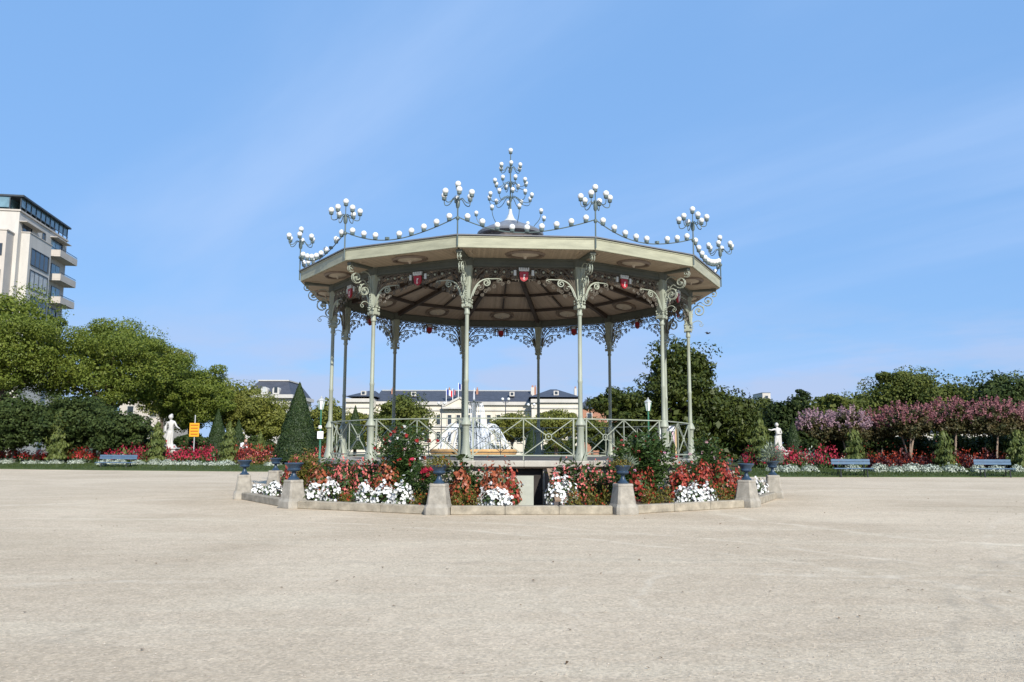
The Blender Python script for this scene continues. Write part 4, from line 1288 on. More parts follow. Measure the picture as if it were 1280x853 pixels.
rng = np.random.default_rng(21)
GT = 'plane trees behind the flower border'
tree('plane_tree', 'huge dark green plane tree in front of the apartment block', 8, 180, 350, 512, 66, 'leaf_plane', GT, nleaf=40000, ncl=80, leaf=.185, clr=1.35)
tree('plane_tree', 'large plane tree at the outer end of the row beside the apartment block', -120, 170, 360, 520, 68, 'leaf_plane', GT, nleaf=22000, ncl=80, leaf=.22, clr=1.35)
tree('plane_tree', 'broad bright green plane tree behind the clipped shrubs and blue bench', 140, 200, 392, 528, 70, 'leaf_plane', GT, nleaf=46000, ncl=100, leaf=.18, nl=12, clr=1.25)
tree('plane_tree', 'rounded green tree directly behind the white statue and orange sign', 240, 120, 450, 545, 76, 'leaf_plane', GT, nleaf=27000, ncl=60, leaf=.18, clr=1.05)
tree('plane_tree', 'olive green tree between the orange sign and the slate-roofed house', 292, 80, 468, 550, 82, 'leaf_yellow', GT, nleaf=14000, leaf=.20, clr=.95)
tree('plane_tree', 'yellowish tree hiding the foot of the slate-roofed house', 330, 80, 490, 560, 80, 'leaf_yellow', GT, nleaf=13000, ncl=50, leaf=.20, clr=.9)
tree('plane_tree', 'tall green tree filling the gap behind the broad plane tree', 205, 90, 425, 535, 88, 'leaf_yellow', GT, nleaf=13000, leaf=.22, clr=1.2)
tree('park_tree', 'yellow-green tree behind the green lamp post and big clipped cone', 410, 70, 496, 562, 86, 'leaf_yellow', 'trees between bandstand and town hall', nleaf=6000, ncl=40)
tree('park_tree', 'yellow-green tree in front of the town hall, left end, by a dark cone', 445, 50, 508, 562, 92, 'leaf_yellow', 'trees between bandstand and town hall', nleaf=5000, ncl=36)
tree('park_tree', 'round dark green tree before the left half of the town hall', 500, 74, 490, 560, 74, 'leaf_mid', 'trees between bandstand and town hall', nleaf=9000, ncl=50, leaf=.24)
tree('park_tree', 'feathery lime tree right beside the fountain jets', 640, 56, 514, 556, 84, 'leaf_yellow', 'trees between bandstand and town hall', nleaf=6000, ncl=40, leaf=.22)
tree('park_tree', 'broad lime tree before the right wing of the town hall', 695, 84, 510, 556, 80, 'leaf_yellow', 'trees between bandstand and town hall', nleaf=8000, ncl=50, leaf=.22)
tree('park_tree', 'low tree in front of the town hall corner beside the magnolia', 740, 50, 520, 560, 90, 'leaf_mid', 'trees between bandstand and town hall', nleaf=5000, ncl=36)
# magnolia: broad cone of big glossy leaves, built from several overlapping lobes
Ym = 58
mx0 = X_(848, Ym)
mag = thing('magnolia_tree', 'large dark evergreen magnolia with glossy leaves beside the bandstand', 'tree', (mx0, Ym, .1))
lb = LB(); allc = []
for (px, w, top, bot, nl_) in ((850, 90, 420, 500, 3600), (850, 150, 452, 545, 6000), (800, 100, 482, 556, 3800), (895, 100, 478, 556, 4200), (765, 56, 482, 530, 1500), (925, 52, 486, 566, 2100), (848, 190, 505, 574, 5600), (800, 110, 530, 578, 2600), (900, 90, 530, 578, 2400), (870, 60, 432, 490, 1500)):
    rz = (Z_(px, top, Ym) - Z_(px, bot, Ym)) / 2; zc_ = (Z_(px, top, Ym) + Z_(px, bot, Ym)) / 2 - .1; rx = w * Ym / F / 2
    l2, cs = crown_cloud(rng, rx, rx * .9, rz, max(14, nl_ // 110), nl_, min(rx, rz) * .36, .27, core=.15, up=.3, asp=.48)
    off = np.array([X_(px, Ym) - mx0, 0, zc_])
    for v in l2.V: lb.V.append(v + off)
    for f in l2.F: lb.F.append(f + lb.n)
    lb.n += l2.n; allc.append(cs + off)
stuff(lb.build('crown', 'leaf_magnolia', mag))
ac = np.concatenate(allc); ac[:, 2] -= 3.4
limbs(.1, 3.4, ac, .28, rng, 16).build('trunk', 'bark', mag, True)

GR = 'trees behind the crape myrtles'
tree('park_tree', 'tall light green tree rising above the myrtle row', 1130, 108, 452, 545, 72, 'leaf_mid', GR, nleaf=17000, ncl=56, leaf=.22, clr=1.1)
tree('park_tree', 'dark narrow conifer showing over the tree line near the right statue', 1002, 26, 482, 540, 84, 'leaf_dark', GR, nleaf=3500, ncl=24, leaf=.22)
tree('park_tree', 'dark green tree behind the right statue', 985, 70, 492, 562, 66, 'leaf_dark', GR, nleaf=7000, ncl=40)
tree('park_tree', 'dark green tree behind the pale lilac myrtle', 1045, 96, 486, 558, 70, 'leaf_mid', GR, nleaf=9000, ncl=50)
tree('park_tree', 'olive tree behind the first blue bench on the myrtle side', 1085, 70, 488, 558, 76, 'leaf_mid', GR, nleaf=6000, ncl=40)
tree('park_tree', 'dark tree between the tall light tree and the tree at the edge', 1190, 80, 474, 552, 68, 'leaf_mid', GR, nleaf=9000, ncl=50)
tree('park_tree', 'dark green tree with ragged top behind the deep pink myrtles', 1250, 96, 462, 552, 66, 'leaf_shrub', GR, nleaf=11000, ncl=60)
tree('park_tree', 'green tree at the end of the row beyond the last bench', 1300, 90, 456, 550, 70, 'leaf_mid', GR, nleaf=8000, ncl=50)
tree('park_tree', 'low dark tree beside the small white house', 950, 60, 493, 562, 78, 'leaf_mid', GR, nleaf=6500, ncl=36)

# big shrubs on the left, in front of the planes
GS = 'dark clipped shrubs under the plane trees'
for px, w, top, bot, Y, lab in ((20, 100, 487, 572, 60.5, 'broad dark shrub under the huge plane tree, next to the pale feathery conifer'), (86, 90, 486, 572, 60, 'tall dark shrub right behind the pale feathery conifer'), (152, 80, 512, 572, 59.5, 'lower dark green shrub directly behind the blue bench'), (-40, 90, 490, 574, 61.5, 'dark shrub at the outer end of the shrub row'), (120, 64, 496, 570, 62, 'dark shrub wedged between the tall shrub and the one behind the bench'), (238, 60, 540, 572, 66, 'low dark shrub behind the orange sign'), (318, 60, 545, 574, 66, 'low dark shrub behind the stooping person'), (190, 40, 545, 575, 62, 'small dark shrub beside the left statue'), (412, 50, 545, 578, 62, 'dark shrub behind the green lamp post')):
    tree('clipped_shrub', lab, px, w, top, bot, Y, 'leaf_shrub', GS, nleaf=int(4000 + 60 * w), ncl=50, leaf=.20, cat='shrub', tr=.12, core=.25)
for px, w, top, bot, Y, lab in ((770, 60, 540, 582, 66, 'low dark shrub beyond the bandstand railing under the magnolia edge'), (905, 60, 540, 582, 64, 'low dark shrub under the outer magnolia branches'), (945, 40, 535, 580, 62, 'low dark shrub between the magnolia and the pale conifer'), (600, 70, 548, 580, 96, 'low hedge-like shrub behind the fountain'), (700, 60, 545, 580, 90, 'low shrub under the broad lime tree')):
    tree('clipped_shrub', lab, px, w, top, bot, Y, 'leaf_shrub', None, nleaf=4500, ncl=40, leaf=.2, cat='shrub', tr=.1, core=.3)
GH = 'dark shrubs under the myrtles'
SHL = iter(('dark shrub between the right statue and the pale lilac myrtle', 'dark shrub under the two pale lilac myrtles', 'dark shrub between first bench and rosy myrtle trunks', 'dark shrub under the dense rosy myrtle', 'dark shrub behind the pale conifer between the benches', 'dark shrub behind the last blue bench', 'dark shrub at the end of the myrtle row'))
for px, w, top, bot, Y in ((1000, 56, 535, 578, 52.5), (1040, 70, 530, 578, 54), (1090, 76, 532, 580, 54), (1140, 76, 538, 580, 55), (1190, 70, 540, 580, 55), (1235, 70, 540, 580, 55), (1285, 70, 538, 580, 55)):
    tree('dark_shrub', next(SHL), px, w, top, bot, Y, 'leaf_dark', GH, nleaf=3600, ncl=30, leaf=.18, cat='shrub', tr=.08, core=.3)


def cone_tree(name, label, px, wpx, top, bot, Y, leafm='leaf_yew', group=None, n=9000, leaf=.12, power=.9, zb=.35, loose=0.0):
    x = X_(px, Y); zt = Z_(px, top, Y) - zb; zl = max(.15, Z_(px, bot, Y) - zb); R = wpx * Y / F / 2
    root = thing(name, label, 'tree', (x, Y, zb), 0, group)
    f = rng.random(n) ** .62                # 1 at the foot
    f = 1 - (1 - f)
    a = rng.random(n) * 2 * math.pi
    prof = (f ** power)
    lump = 1 + .035 * np.sin(a * 5 + f * 9) + .03 * np.sin(f * 40 + a)
    lump = lump * (1 + loose * .55 * np.sin(a * 3 + f * 17) * np.sin(a * 2 - f * 11 + 1))
    rr = R * prof * lump * rng.uniform(.90 - loose * .5, 1.04 + loose * .18, n)
    z = zt - (zt - zl) * f
    pos = np.stack([rr * np.cos(a), rr * np.sin(a), z], 1)
    nr = norm(np.stack([np.cos(a), np.sin(a), np.full(n, R / (zt - zl))], 1) + rng.normal(scale=.45, size=(n, 3)))
    lb = LB(); lb.leaves(pos, nr, leaf, leaf * .45, rng, tdir=np.tile([0, 0, 1.], (n, 1)) + nr * .5); stuff(lb.build('crown', leafm, root))
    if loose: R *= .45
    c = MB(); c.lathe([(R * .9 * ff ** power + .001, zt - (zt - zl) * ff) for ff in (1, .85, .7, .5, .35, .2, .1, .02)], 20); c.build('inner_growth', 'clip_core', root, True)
    MB().tube([(0, 0, -.1), (0, 0, zl + .3)], .09, 8).build('trunk', 'bark', root)
    return root


cone_tree('clipped_yew', 'large dark green clipped yew cone beside the green lamp post', 372, 62, 478, 576, 57, n=16000, leaf=.13)
cone_tree('clipped_yew', 'dark clipped yew cone beside the orange sign', 271, 30, 511, 566, 62)
cone_tree('clipped_yew', 'slim dark clipped yew behind the pale conifer', 297, 24, 524, 568, 64)
cone_tree('clipped_yew', 'dark clipped yew seen through the bandstand railing by the left columns', 443, 28, 507, 562, 60)
cone_tree('clipped_yew', 'dark clipped yew seen through the railing next to the fountain basin', 665, 26, 532, 575, 60, n=7000)
cone_tree('clipped_yew', 'small dark clipped yew beside the right statue', 992, 26, 524, 572, 52, n=7000)


def soft_conifer(label, px, w, top, bot, Y, leafm='leaf_light', power=.7):
    cone_tree('pale_conifer', label, px, w * .72, top, bot, Y, leafm, 'pale conifers in the borders', n=2600, leaf=.24, power=power, loose=1.25)


soft_conifer('pale green conifer beside the stooping person', 286, 28, 527, 578, 57.5)
soft_conifer('pale feathery conifer in front of the dark shrubs left of the blue bench', 72, 26, 515, 574, 58.5, power=.35)
soft_conifer('pale green conifer at the foot of the left statue', 196, 26, 528, 580, 57.5, power=.5)
soft_conifer('pale young conifer behind the red border, beside the big yew', 325, 16, 541, 566, 60)
soft_conifer('pale conifer at the end of the magnolia, next to the statue', 951, 32, 522, 572, 50, power=.6)
soft_conifer('pale column conifer right behind a blue bench', 1068, 24, 538, 582, 49.6, power=.3)
soft_conifer('pale column conifer between the two blue benches', 1180, 26, 540, 584, 49.6, 'leaf_light', .3)
soft_conifer('pale column conifer beyond the last blue bench', 1272, 28, 538, 582, 49.6, power=.3)


def myrtle(label, px, w, top, bot, Y, bl):
    x = X_(px, Y); zb = .4; rx = w * Y / F / 2; zt, zl = Z_(px, top, Y), Z_(px, bot, Y); rz = (zt - zl) / 2; cz = (zt + zl) / 2 - zb
    root = thing('crape_myrtle', label, 'tree', (x, Y, zb), 0, 'crape myrtles in a row')
    lb, cs = crown_cloud(rng, rx * 1.05, rx * .95, rz * 1.1, 36, 4200, min(rx, rz) * .42, .16)
    o = stuff(lb.build('crown', 'leaf_myrtle', root)); o.location = (0, 0, cz)
    n = 105
    d = unit(rng, n); d[:, 2] = np.abs(d[:, 2]) * .9 + .02; d = norm(d)
    P = d * np.array([rx, rx * .9, rz]) * rng.uniform(.85, 1.12, n)[:, None]
    l2 = LB()
    for p, dd in zip(P, d):
        k = 20; h = rng.random(k)
        q = p + dd * (h * .38)[:, None] + np.array([0, 0, 1]) * (h * .16)[:, None] + rng.normal(scale=.075, size=(k, 3)) * (1.1 - h)[:, None]
        l2.leaves(q, unit(rng, k), .11, .09, rng)
    o = stuff(l2.build('blossoms', bl, root)); o.location = (0, 0, cz)
    m = MB()
    for i in range(1 if px > 1215 else 3):
        a = 6.28 * i / 3 + rng.random(); r_ = rx * .4
        m.tube(bez((.06 * math.cos(a), .06 * math.sin(a), -.1), (.1 * math.cos(a), .1 * math.sin(a), cz * .4), (r_ * .6 * math.cos(a), r_ * .6 * math.sin(a), cz * .7), (r_ * math.cos(a), r_ * math.sin(a), cz), 8), [.07 - .005 * j for j in range(8)], 6)
    m.build('trunk', 'bark_pale', root, True)


myrtle('crape myrtle with pale lilac panicles behind the right statue', 1022, 44, 519, 558, 52.6, 'bl_palemyrtle')
myrtle('crape myrtle with pale lilac and rosy panicles behind the first blue bench', 1060, 46, 517, 556, 52.0, 'bl_palemyrtle')
myrtle('crape myrtle with rosy panicles just past the first bench', 1100, 42, 518, 556, 53.2, 'bl_myrtle')
myrtle('crape myrtle with dense rosy pink crown above the orange salvias', 1136, 62, 511, 550, 52.2, 'bl_myrtle')
myrtle('deep pink crape myrtle between two pale conifers', 1192, 60, 505, 548, 52.0, 'bl_myrtle')
myrtle('dusky pink crape myrtle with one straight pale trunk by the last bench', 1244, 68, 505, 550, 51.6, 'bl_myrtle')
myrtle('crape myrtle with pink crown at the end of the row', 1295, 50, 508, 550, 52.4, 'bl_myrtle')

# ------------------------------------------------------------------ border flowers along the lawns
def line_y(front, x):
    return float(np.interp(x, [p[0] for p in front], [p[1] for p in front]))


def variants(name, fn, k=3):
    out = []
    for i in range(k):
        r = empty(name, (0, -60, 0)); fn(r); out.append(r)
    return out


def cushion(root):
    p, nr = dome(rng, 420, .74, .5, .34); lb = LB(); lb.leaves(p, norm(nr + rng.normal(scale=.45, size=p.shape)), .12, .09, rng); stuff(lb.build('blossoms', 'bl_silver', root))
    p, nr = dome(rng, 320, .74, .5, .33); lb = LB(); lb.leaves(p, norm(nr + rng.normal(scale=.6, size=p.shape)), .12, .06, rng); stuff(lb.build('foliage', 'leaf_grey', root))


def salvia(bl, lf='leaf_fresh', nb=300):
    def f(root):
        p, nr = dome(rng, 330, .8, .6, .95); p[:, 2] *= .85
        lb = LB(); lb.leaves(p, norm(nr + rng.normal(scale=.6, size=p.shape)), .17, .09, rng); stuff(lb.build('foliage', lf, root))
        p, nr = dome(rng, nb, .85, .62, 1.08, lo=.25)
        lb = LB(); lb.leaves(p, norm(nr + rng.normal(scale=.7, size=p.shape)), .15, .09, rng, tdir=np.tile([0, 0, 1.], (nb, 1))); stuff(lb.build('blossoms', bl, root))
    return f


def place(src, label, cat, group, px, front, dpt, used, s=1.0, sz=1.0, rz=None):
    # walk the sight line until it is dpt behind the lawn's front edge
    Y = 40.0
    while Y - line_y(front, X_(px, Y)) < dpt and Y < 90: Y += .1
    x = X_(px, Y)
    i = rng.integers(0, len(src)); o = src[i]
    if i in used: o = copy_tree(o)
    used.add(i)
    o.location = (x, Y, float(np.interp(dpt, [0, 1, 3.4, 8, 34], [.05, .13, .34, .42, .45])) - .03)
    o.rotation_euler = (0, 0, rng.uniform(-.5, .5)); o.scale = (s, s, sz)
    tag(o, label, cat, group)
    return o


def row(src, label, cat, group, pxs, front, dpt, s=(.85, 1.15), jit=.25, sz=None):
    used = set()
    for px in pxs:
        place(src, label, cat, group, px + rng.uniform(-2, 2), front, dpt + rng.uniform(-jit, jit), used, rng.uniform(*s), rng.uniform(*(sz or s)))
    for i, o in enumerate(src):
        if i not in used:
            for ch in list(o.children): bpy.data.objects.remove(ch)
            bpy.data.objects.remove(o)


RS = [968, 986, 1010, 1066, 1098, 1120, 1140, 1164, 1190, 1222, 1244, 1270]; LSX = [-10, 6, 38, 60, 72, 98, 134, 152, 176, 192, 212, 230, 244, 266, 286, 340]
row(variants('white_cushion_plant', cushion), 'low white cushion plant edging the lawn before the red border under the plane trees', 'flowers', 'white cushions on the plane tree side', LSX, LF, 3.1, s=(.6, .95), sz=(.7, 1.1))
row(variants('white_cushion_plant', cushion), 'low silvery white cushion plant edging the lawn below the myrtles', 'flowers', 'white cushions on the myrtle side', RS, RF, 2.3, s=(.6, 1.0), sz=(.8, 1.25))
row(variants('red_salvia', salvia('bl_red')), 'clump of red flowers in the border under the plane trees', 'flowers', 'red clumps on the plane tree side', [-8, 12, 28, 50, 62, 84, 98, 112, 128], LF, 5.0, s=(.75, 1.0), sz=(.75, 1.1))
row(variants('red_salvia', salvia('bl_crimson')), 'crimson flower clump in the border around the left statue and orange sign', 'flowers', 'crimson clumps by the statue and sign', [140, 158, 172, 186, 206, 218, 228, 240, 252, 264], LF, 5.2, s=(.8, 1.05), sz=(.9, 1.25))
row(variants('red_salvia', salvia('bl_deepred', 'leaf_wine')), 'dark red clump between the pale conifer and the big yew cone', 'flowers', 'dark red clumps by the big yew', [306, 318, 330, 342, 354, 366, 380, 394, 408], LF, 5.2, s=(.8, 1.05), sz=(.8, 1.2))
row(variants('yellow_leaf_plant', salvia('bl_pink', 'leaf_low', 90), 2), 'yellow-green bedding plant with few pink flowers before the big yew', 'flowers', 'yellow-green plants before the big yew', [312, 336, 374, 388, 402], LF, 4.2, s=(.6, .85), sz=(.6, .9))
row(variants('orange_salvia', salvia('bl_orange', 'leaf_wine', 110)), 'orange-red flower clump in the border below the myrtles', 'flowers', 'orange-red clumps on the myrtle side', [1094, 1108, 1120, 1140, 1152, 1164, 1206, 1218, 1240, 1252, 1264], RF, 5.0, s=(.7, .95), sz=(.7, 1.0))
row(variants('wine_leaf_plant', salvia('bl_deepred', 'leaf_wine', 60)), 'dark wine-leaved plant in the shade below the myrtles', 'plant', 'wine-leaved plants below the myrtles', [1040, 1056, 1078, 1100, 1128, 1172, 1190, 1200, 1226, 1274, 1286], RF, 6.2, s=(.8, 1.1), sz=(.9, 1.3))
row(variants('red_salvia', salvia('bl_crimson')), 'crimson flower clump at the foot of the right statue', 'flowers', 'crimson clumps by the right statue', [940, 952, 964, 976, 988, 1000, 1030], RF, 4.8, s=(.75, 1.0), sz=(.8, 1.15))
row(variants('grey_leaf_plant', salvia('bl_silver', 'leaf_grey', 40), 2), 'grey-leaved bush in the border between right statue and blue bench', 'plant', 'grey bushes by the right statue', [1004, 1014], RF, 5.6, s=(.7, .9), sz=(.9, 1.1))
# lone pale big-leaf plant behind the left bench
q = at(157, 570, 58.6)
bl_ = thing('canna_plant', 'plant with two pale yellow upright leaves behind the bench back', 'plant', (q.x, 58.6, .4))
lb = LB(); lb.leaves(np.array([[-.12, 0, .75], [.14, 0, .72], [.02, 0, .5]]), np.array([[.2, -1., .2], [-.2, -1., .2], [0, -1., .1]]) / 1.05, .75, .26, rng, tdir=np.array([[-.45, 0, 1.], [.45, 0, 1.], [0, 0, 1.]])); lb.build('leaf_blades', 'leaf_light', bl_)
MB().tube([(0, 0, 0), (0, 0, .5)], .03, 6).build('stem', 'leaf_light', bl_)


# ------------------------------------------------------------------ benches
def bench(px, Y, label, wpx, rz=0.0):
    w = wpx * Y / F
    q = at(px, 575, Y)
    root = thing('park_bench', label, 'bench', (q.x, Y, .0), rz, 'blue park benches')
    for i in range(2):
        MB().cham((0, .22 + i * .03, .74 + i * .15), (w, .035, .135), .008).build('back_slat', 'bench_blue', root)
    for i in range(3):
        MB().cham((0, -.20 + i * .14, .455 + (.01 if i else 0)), (w, .12, .035), .006).build('seat_slat', 'bench_blue', root)
    for s_ in (-1, 1):
        m = MB(); x = s_ * w * .34
        m.tube([(x, -.24, 0), (x, -.20, .25), (x, -.22, .43)], .035, 6); m.tube([(x, .26, 0), (x, .18, .3), (x, .20, .5), (x, .28, .95)], .032, 6)
        m.beam((x, -.24, .415), (x, .20, .425), .05, .04)
        m.build('leg', 'cast_black', root)
    return root


bench(145, 54.9, 'blue park bench on the lawn edge before the plane trees', 52, -.2)
bench(1065, 45.4, 'blue park bench with a pale conifer behind its back', 48)
bench(1243, 45.6, 'blue park bench below the dusky pink myrtle with the straight trunk', 46)


# ------------------------------------------------------------------ figures
def figure(name, joints, edges, radii, head, m, parent=None, extra=None, hr=.11):
    me = bpy.data.meshes.new(name)
    keys = list(joints); me.from_pydata([joints[k] for k in keys], [(keys.index(a), keys.index(b)) for a, b in edges], []); me.update()
    o = bpy.data.objects.new(name, me); COL.objects.link(o)
    sk = o.modifiers.new('skin', 'SKIN'); sk.use_smooth_shade = True
    for i, k in enumerate(keys):
        r = radii[k]; me.skin_vertices[0].data[i].radius = r if isinstance(r, tuple) else (r, r)
    me.skin_vertices[0].data[keys.index('pelvis')].use_root = True
    ss = o.modifiers.new('sub', 'SUBSURF'); ss.levels = 2; ss.render_levels = 2
    dg = bpy.context.evaluated_depsgraph_get()
    ev = bpy.data.meshes.new_from_object(o.evaluated_get(dg))
    bpy.data.objects.remove(o)
    bm = bmesh.new(); bm.from_mesh(ev)
    if head:
        hm = MB(); hm.sphere((0, 0, 0), hr, 14, 10, 1.2)
        hm.sphere((0, -hr * .98, -.1 * hr), hr * .16, 6, 5, 1.4)       # nose
        for s_ in (-1, 1): hm.sphere((s_ * hr * .97, 0, -.05 * hr), hr * .22, 6, 5, 1.4)
        tmp = bpy.data.meshes.new('t'); M = Matrix.Translation(head[0]) @ Matrix.Rotation(head[1], 4, 'X') @ Matrix.Rotation(head[2] if len(head) > 2 else 0, 4, 'Z')
        tmp.from_pydata([M @ Vector(v) for v in hm.v], [], hm.f); bm.from_mesh(tmp); bpy.data.meshes.remove(tmp)
    if extra:
        tmp = bpy.data.meshes.new('t'); tmp.from_pydata(extra.v, [], extra.f); bm.from_mesh(tmp); bpy.data.meshes.remove(tmp)
    bmesh.ops.recalc_face_normals(bm, faces=bm.faces)
    out = bpy.data.meshes.new(name); bm.to_mesh(out); bm.free()
    out.polygons.foreach_set('use_smooth', [True] * len(out.polygons))
    return link(name, out, m, parent)


EDG = [('pelvis', 'waist'), ('waist', 'chest'), ('chest', 'neck'), ('neck', 'nk2'), ('chest', 'shl'), ('shl', 'ell'), ('ell', 'wrl'), ('wrl', 'hal'), ('chest', 'shr'), ('shr', 'elr'), ('elr', 'wrr'), ('wrr', 'har'), ('pelvis', 'hpl'), ('hpl', 'knl'), ('knl', 'anl'), ('anl', 'tol'), ('pelvis', 'hpr'), ('hpr', 'knr'), ('knr', 'anr'), ('anr', 'tor')]
RAD = dict(pelvis=(.15, .12), waist=(.125, .10), chest=(.15, .115), neck=.055, nk2=.05, shl=.065, ell=.045, wrl=.032, hal=.03, shr=.065, elr=.045, wrr=.032, har=.03, hpl=.095, knl=.065, anl=.045, tol=.035, hpr=.095, knr=.065, anr=.045, tor=.035)


def drape(r0, r1, z0, z1, n=20, k=7, amp=.16, cx=lambda f: 0, cy=lambda f: 0):
    m = MB(); prof = 8; vs = []; fs = []
    for i in range(prof):
        f = i / (prof - 1); r = r0 + (r1 - r0) * f; z = z0 + (z1 - z0) * f
        for j in range(n * 2):
            a = math.pi * j / n; rr = r * (1 + amp * (.25 + f) * math.cos(k * a + f * 1.5))
            vs.append((rr * math.cos(a) + cx(f), rr * .8 * math.sin(a) + cy(f), z))
    for i in range(prof - 1):
        for j in range(n * 2):
            a, b = i * n * 2 + j, i * n * 2 + (j + 1) % (n * 2); fs.append((a, b, b + n * 2, a + n * 2))
    fs += [tuple(range(n * 2)), tuple(range((prof - 1) * n * 2, prof * n * 2))]
    return m.add(vs, fs)


# left statue
Y = 58.6; sx = X_(212, Y); zt = Z_(212, 512, Y); zb_ = Z_(212, 560, Y); S = (zt - zb_ - .25) / 1.78
st = thing('statue', 'white marble statue of a draped woman behind the crimson flowers, next to the orange sign', 'statue', (sx, Y, .40))
pb = MB(); pb.cham((0, 0, (zb_ - .4) / 2 - .05), (1.15, .95, zb_ - .4 - .1), .04); pb.cham((0, 0, zb_ - .4 - .05), (1.3, 1.1, .10), .03)
pb.lathe([(.52, zb_ - .401), (.47, zb_ - .33), (.40, zb_ - .22), (.33, zb_ - .16)], 11); pb.build('pedestal', 'marble', st)
J = dict(pelvis=(.0, 0, .98), waist=(.03, 0, 1.14), chest=(.02, 0, 1.34), neck=(.0, 0, 1.52), nk2=(-.01, -.01, 1.58), shl=(-.17, 0, 1.42), ell=(-.27, .02, 1.16), wrl=(-.20, -.12, .98), hal=(-.16, -.16, .92), shr=(.19, 0, 1.43), elr=(.30, -.02, 1.22), wrr=(.46, -.14, 1.12), har=(.55, -.18, 1.10), hpl=(-.09, 0, .92), knl=(-.13, -.10, .50), anl=(-.10, .02, .08), tol=(-.13, -.14, .03), hpr=(.10, 0, .92), knr=(.08, 0, .5), anr=(.06, .02, .08), tor=(.08, -.14, .03))
ex = drape(.15, .27, 1.0, .02, cx=lambda f: -.05 * f * (1 - f) * 4 - .06 * f)
ex2 = drape(.05, .10, 1.25, .35, 8, 3, cx=lambda f: -.26 - .05 * f)
ex.add(ex2.v, ex2.f); ex.sphere((0, .05, 1.78), .08, 8, 6)
fo = figure('figure', J, EDG, RAD, ((-.01, -.03, 1.69), .1), 'marble', st, ex); fo.location = (0, 0, zb_ - .4 - .02 - .14 + .0); fo.scale = (S, S, S)
# right statue
Y = 50.8; sx = X_(972, Y); zt = Z_(972, 523, Y); zb_ = Z_(972, 563, Y); S = (zt - zb_ - .15) / 1.78
st = thing('statue', 'white marble statue with one arm stretched out, beside the pale conifer', 'statue', (sx, Y, .40))
pb = MB(); pb.cham((0, 0, (zb_ - .4) / 2 - .05), (1.05, .85, zb_ - .4 - .1), .04); pb.cham((0, 0, zb_ - .4 - .05), (1.2, 1.0, .10), .03)
pb.lathe([(.50, zb_ - .401), (.45, zb_ - .33), (.36, zb_ - .22), (.30, zb_ - .16)], 11); pb.build('pedestal', 'marble', st)
J2 = dict(J); J2.update(ell=(-.34, -.08, 1.36), wrl=(-.56, -.16, 1.40), hal=(-.66, -.18, 1.45), elr=(.27, -.03, 1.18), wrr=(.05, -.20, 1.14), har=(-.08, -.22, 1.17))
ex = drape(.15, .24, 1.02, .02, k=6, cx=lambda f: .05 * f)
ex2 = drape(.06, .11, 1.42, .05, 8, 3, cx=lambda f: .20 - .02 * f, cy=lambda f: .05); ex.add(ex2.v, ex2.f)
fo = figure('figure', J2, EDG, RAD, ((-.02, -.03, 1.69), .0, -.6), 'marble', st, ex); fo.location = (0, 0, zb_ - .4 - .16); fo.scale = (S, S, S)

# person stooping among the flowers
Y = 58.0; px_ = X_(302, Y)
pr = thing('person', 'person in a white top and red trousers stooping among the dark red flowers', 'person', (px_, Y, .40), .9)
JP = dict(pelvis=(0, .10, .92), waist=(0, -.02, 1.05), chest=(0, -.20, 1.24), neck=(0, -.34, 1.38), nk2=(0, -.38, 1.42), shl=(-.18, -.22, 1.30), ell=(-.22, -.30, 1.02), wrl=(-.17, -.46, .84), hal=(-.15, -.52, .78), shr=(.18, -.22, 1.30), elr=(.22, -.32, 1.03), wrr=(.16, -.50, .86), har=(.14, -.56, .80), hpl=(-.09, .10, .86), knl=(-.11, .0, .46), anl=(-.11, .08, .08), tol=(-.12, -.08, .035), hpr=(.09, .10, .86), knr=(.11, -.02, .46), anr=(.11, .06, .08), tor=(.12, -.10, .035))
figure('body', JP, EDG, RAD, ((0, -.47, 1.50), .5), 'skin', pr)
UPR = [e for e in EDG if e[0] in ('pelvis', 'waist', 'chest', 'shl', 'shr') and e[1] in ('waist', 'chest', 'shl', 'shr', 'ell', 'elr', 'neck')]
kk = ['pelvis', 'waist', 'chest', 'neck', 'shl', 'shr', 'ell', 'elr']
R2 = {k: tuple(q * 1.14 for q in RAD[k]) if isinstance(RAD[k], tuple) else RAD[k] * 1.2 for k in RAD}
figure('shirt', {k: JP[k] for k in kk}, UPR, R2, None, 'cloth_white', pr)
kk = ['pelvis', 'hpl', 'knl', 'anl', 'hpr', 'knr', 'anr']
figure('trousers', {k: JP[k] for k in kk}, [('pelvis', 'hpl'), ('hpl', 'knl'), ('knl', 'anl'), ('pelvis', 'hpr'), ('hpr', 'knr'), ('knr', 'anr')], R2, None, 'cloth_red', pr)
hm = MB(); hm.sphere((0, -.44, 1.535), .122, 12, 8, 1.1); hm.build('hair', 'hair', pr, True)


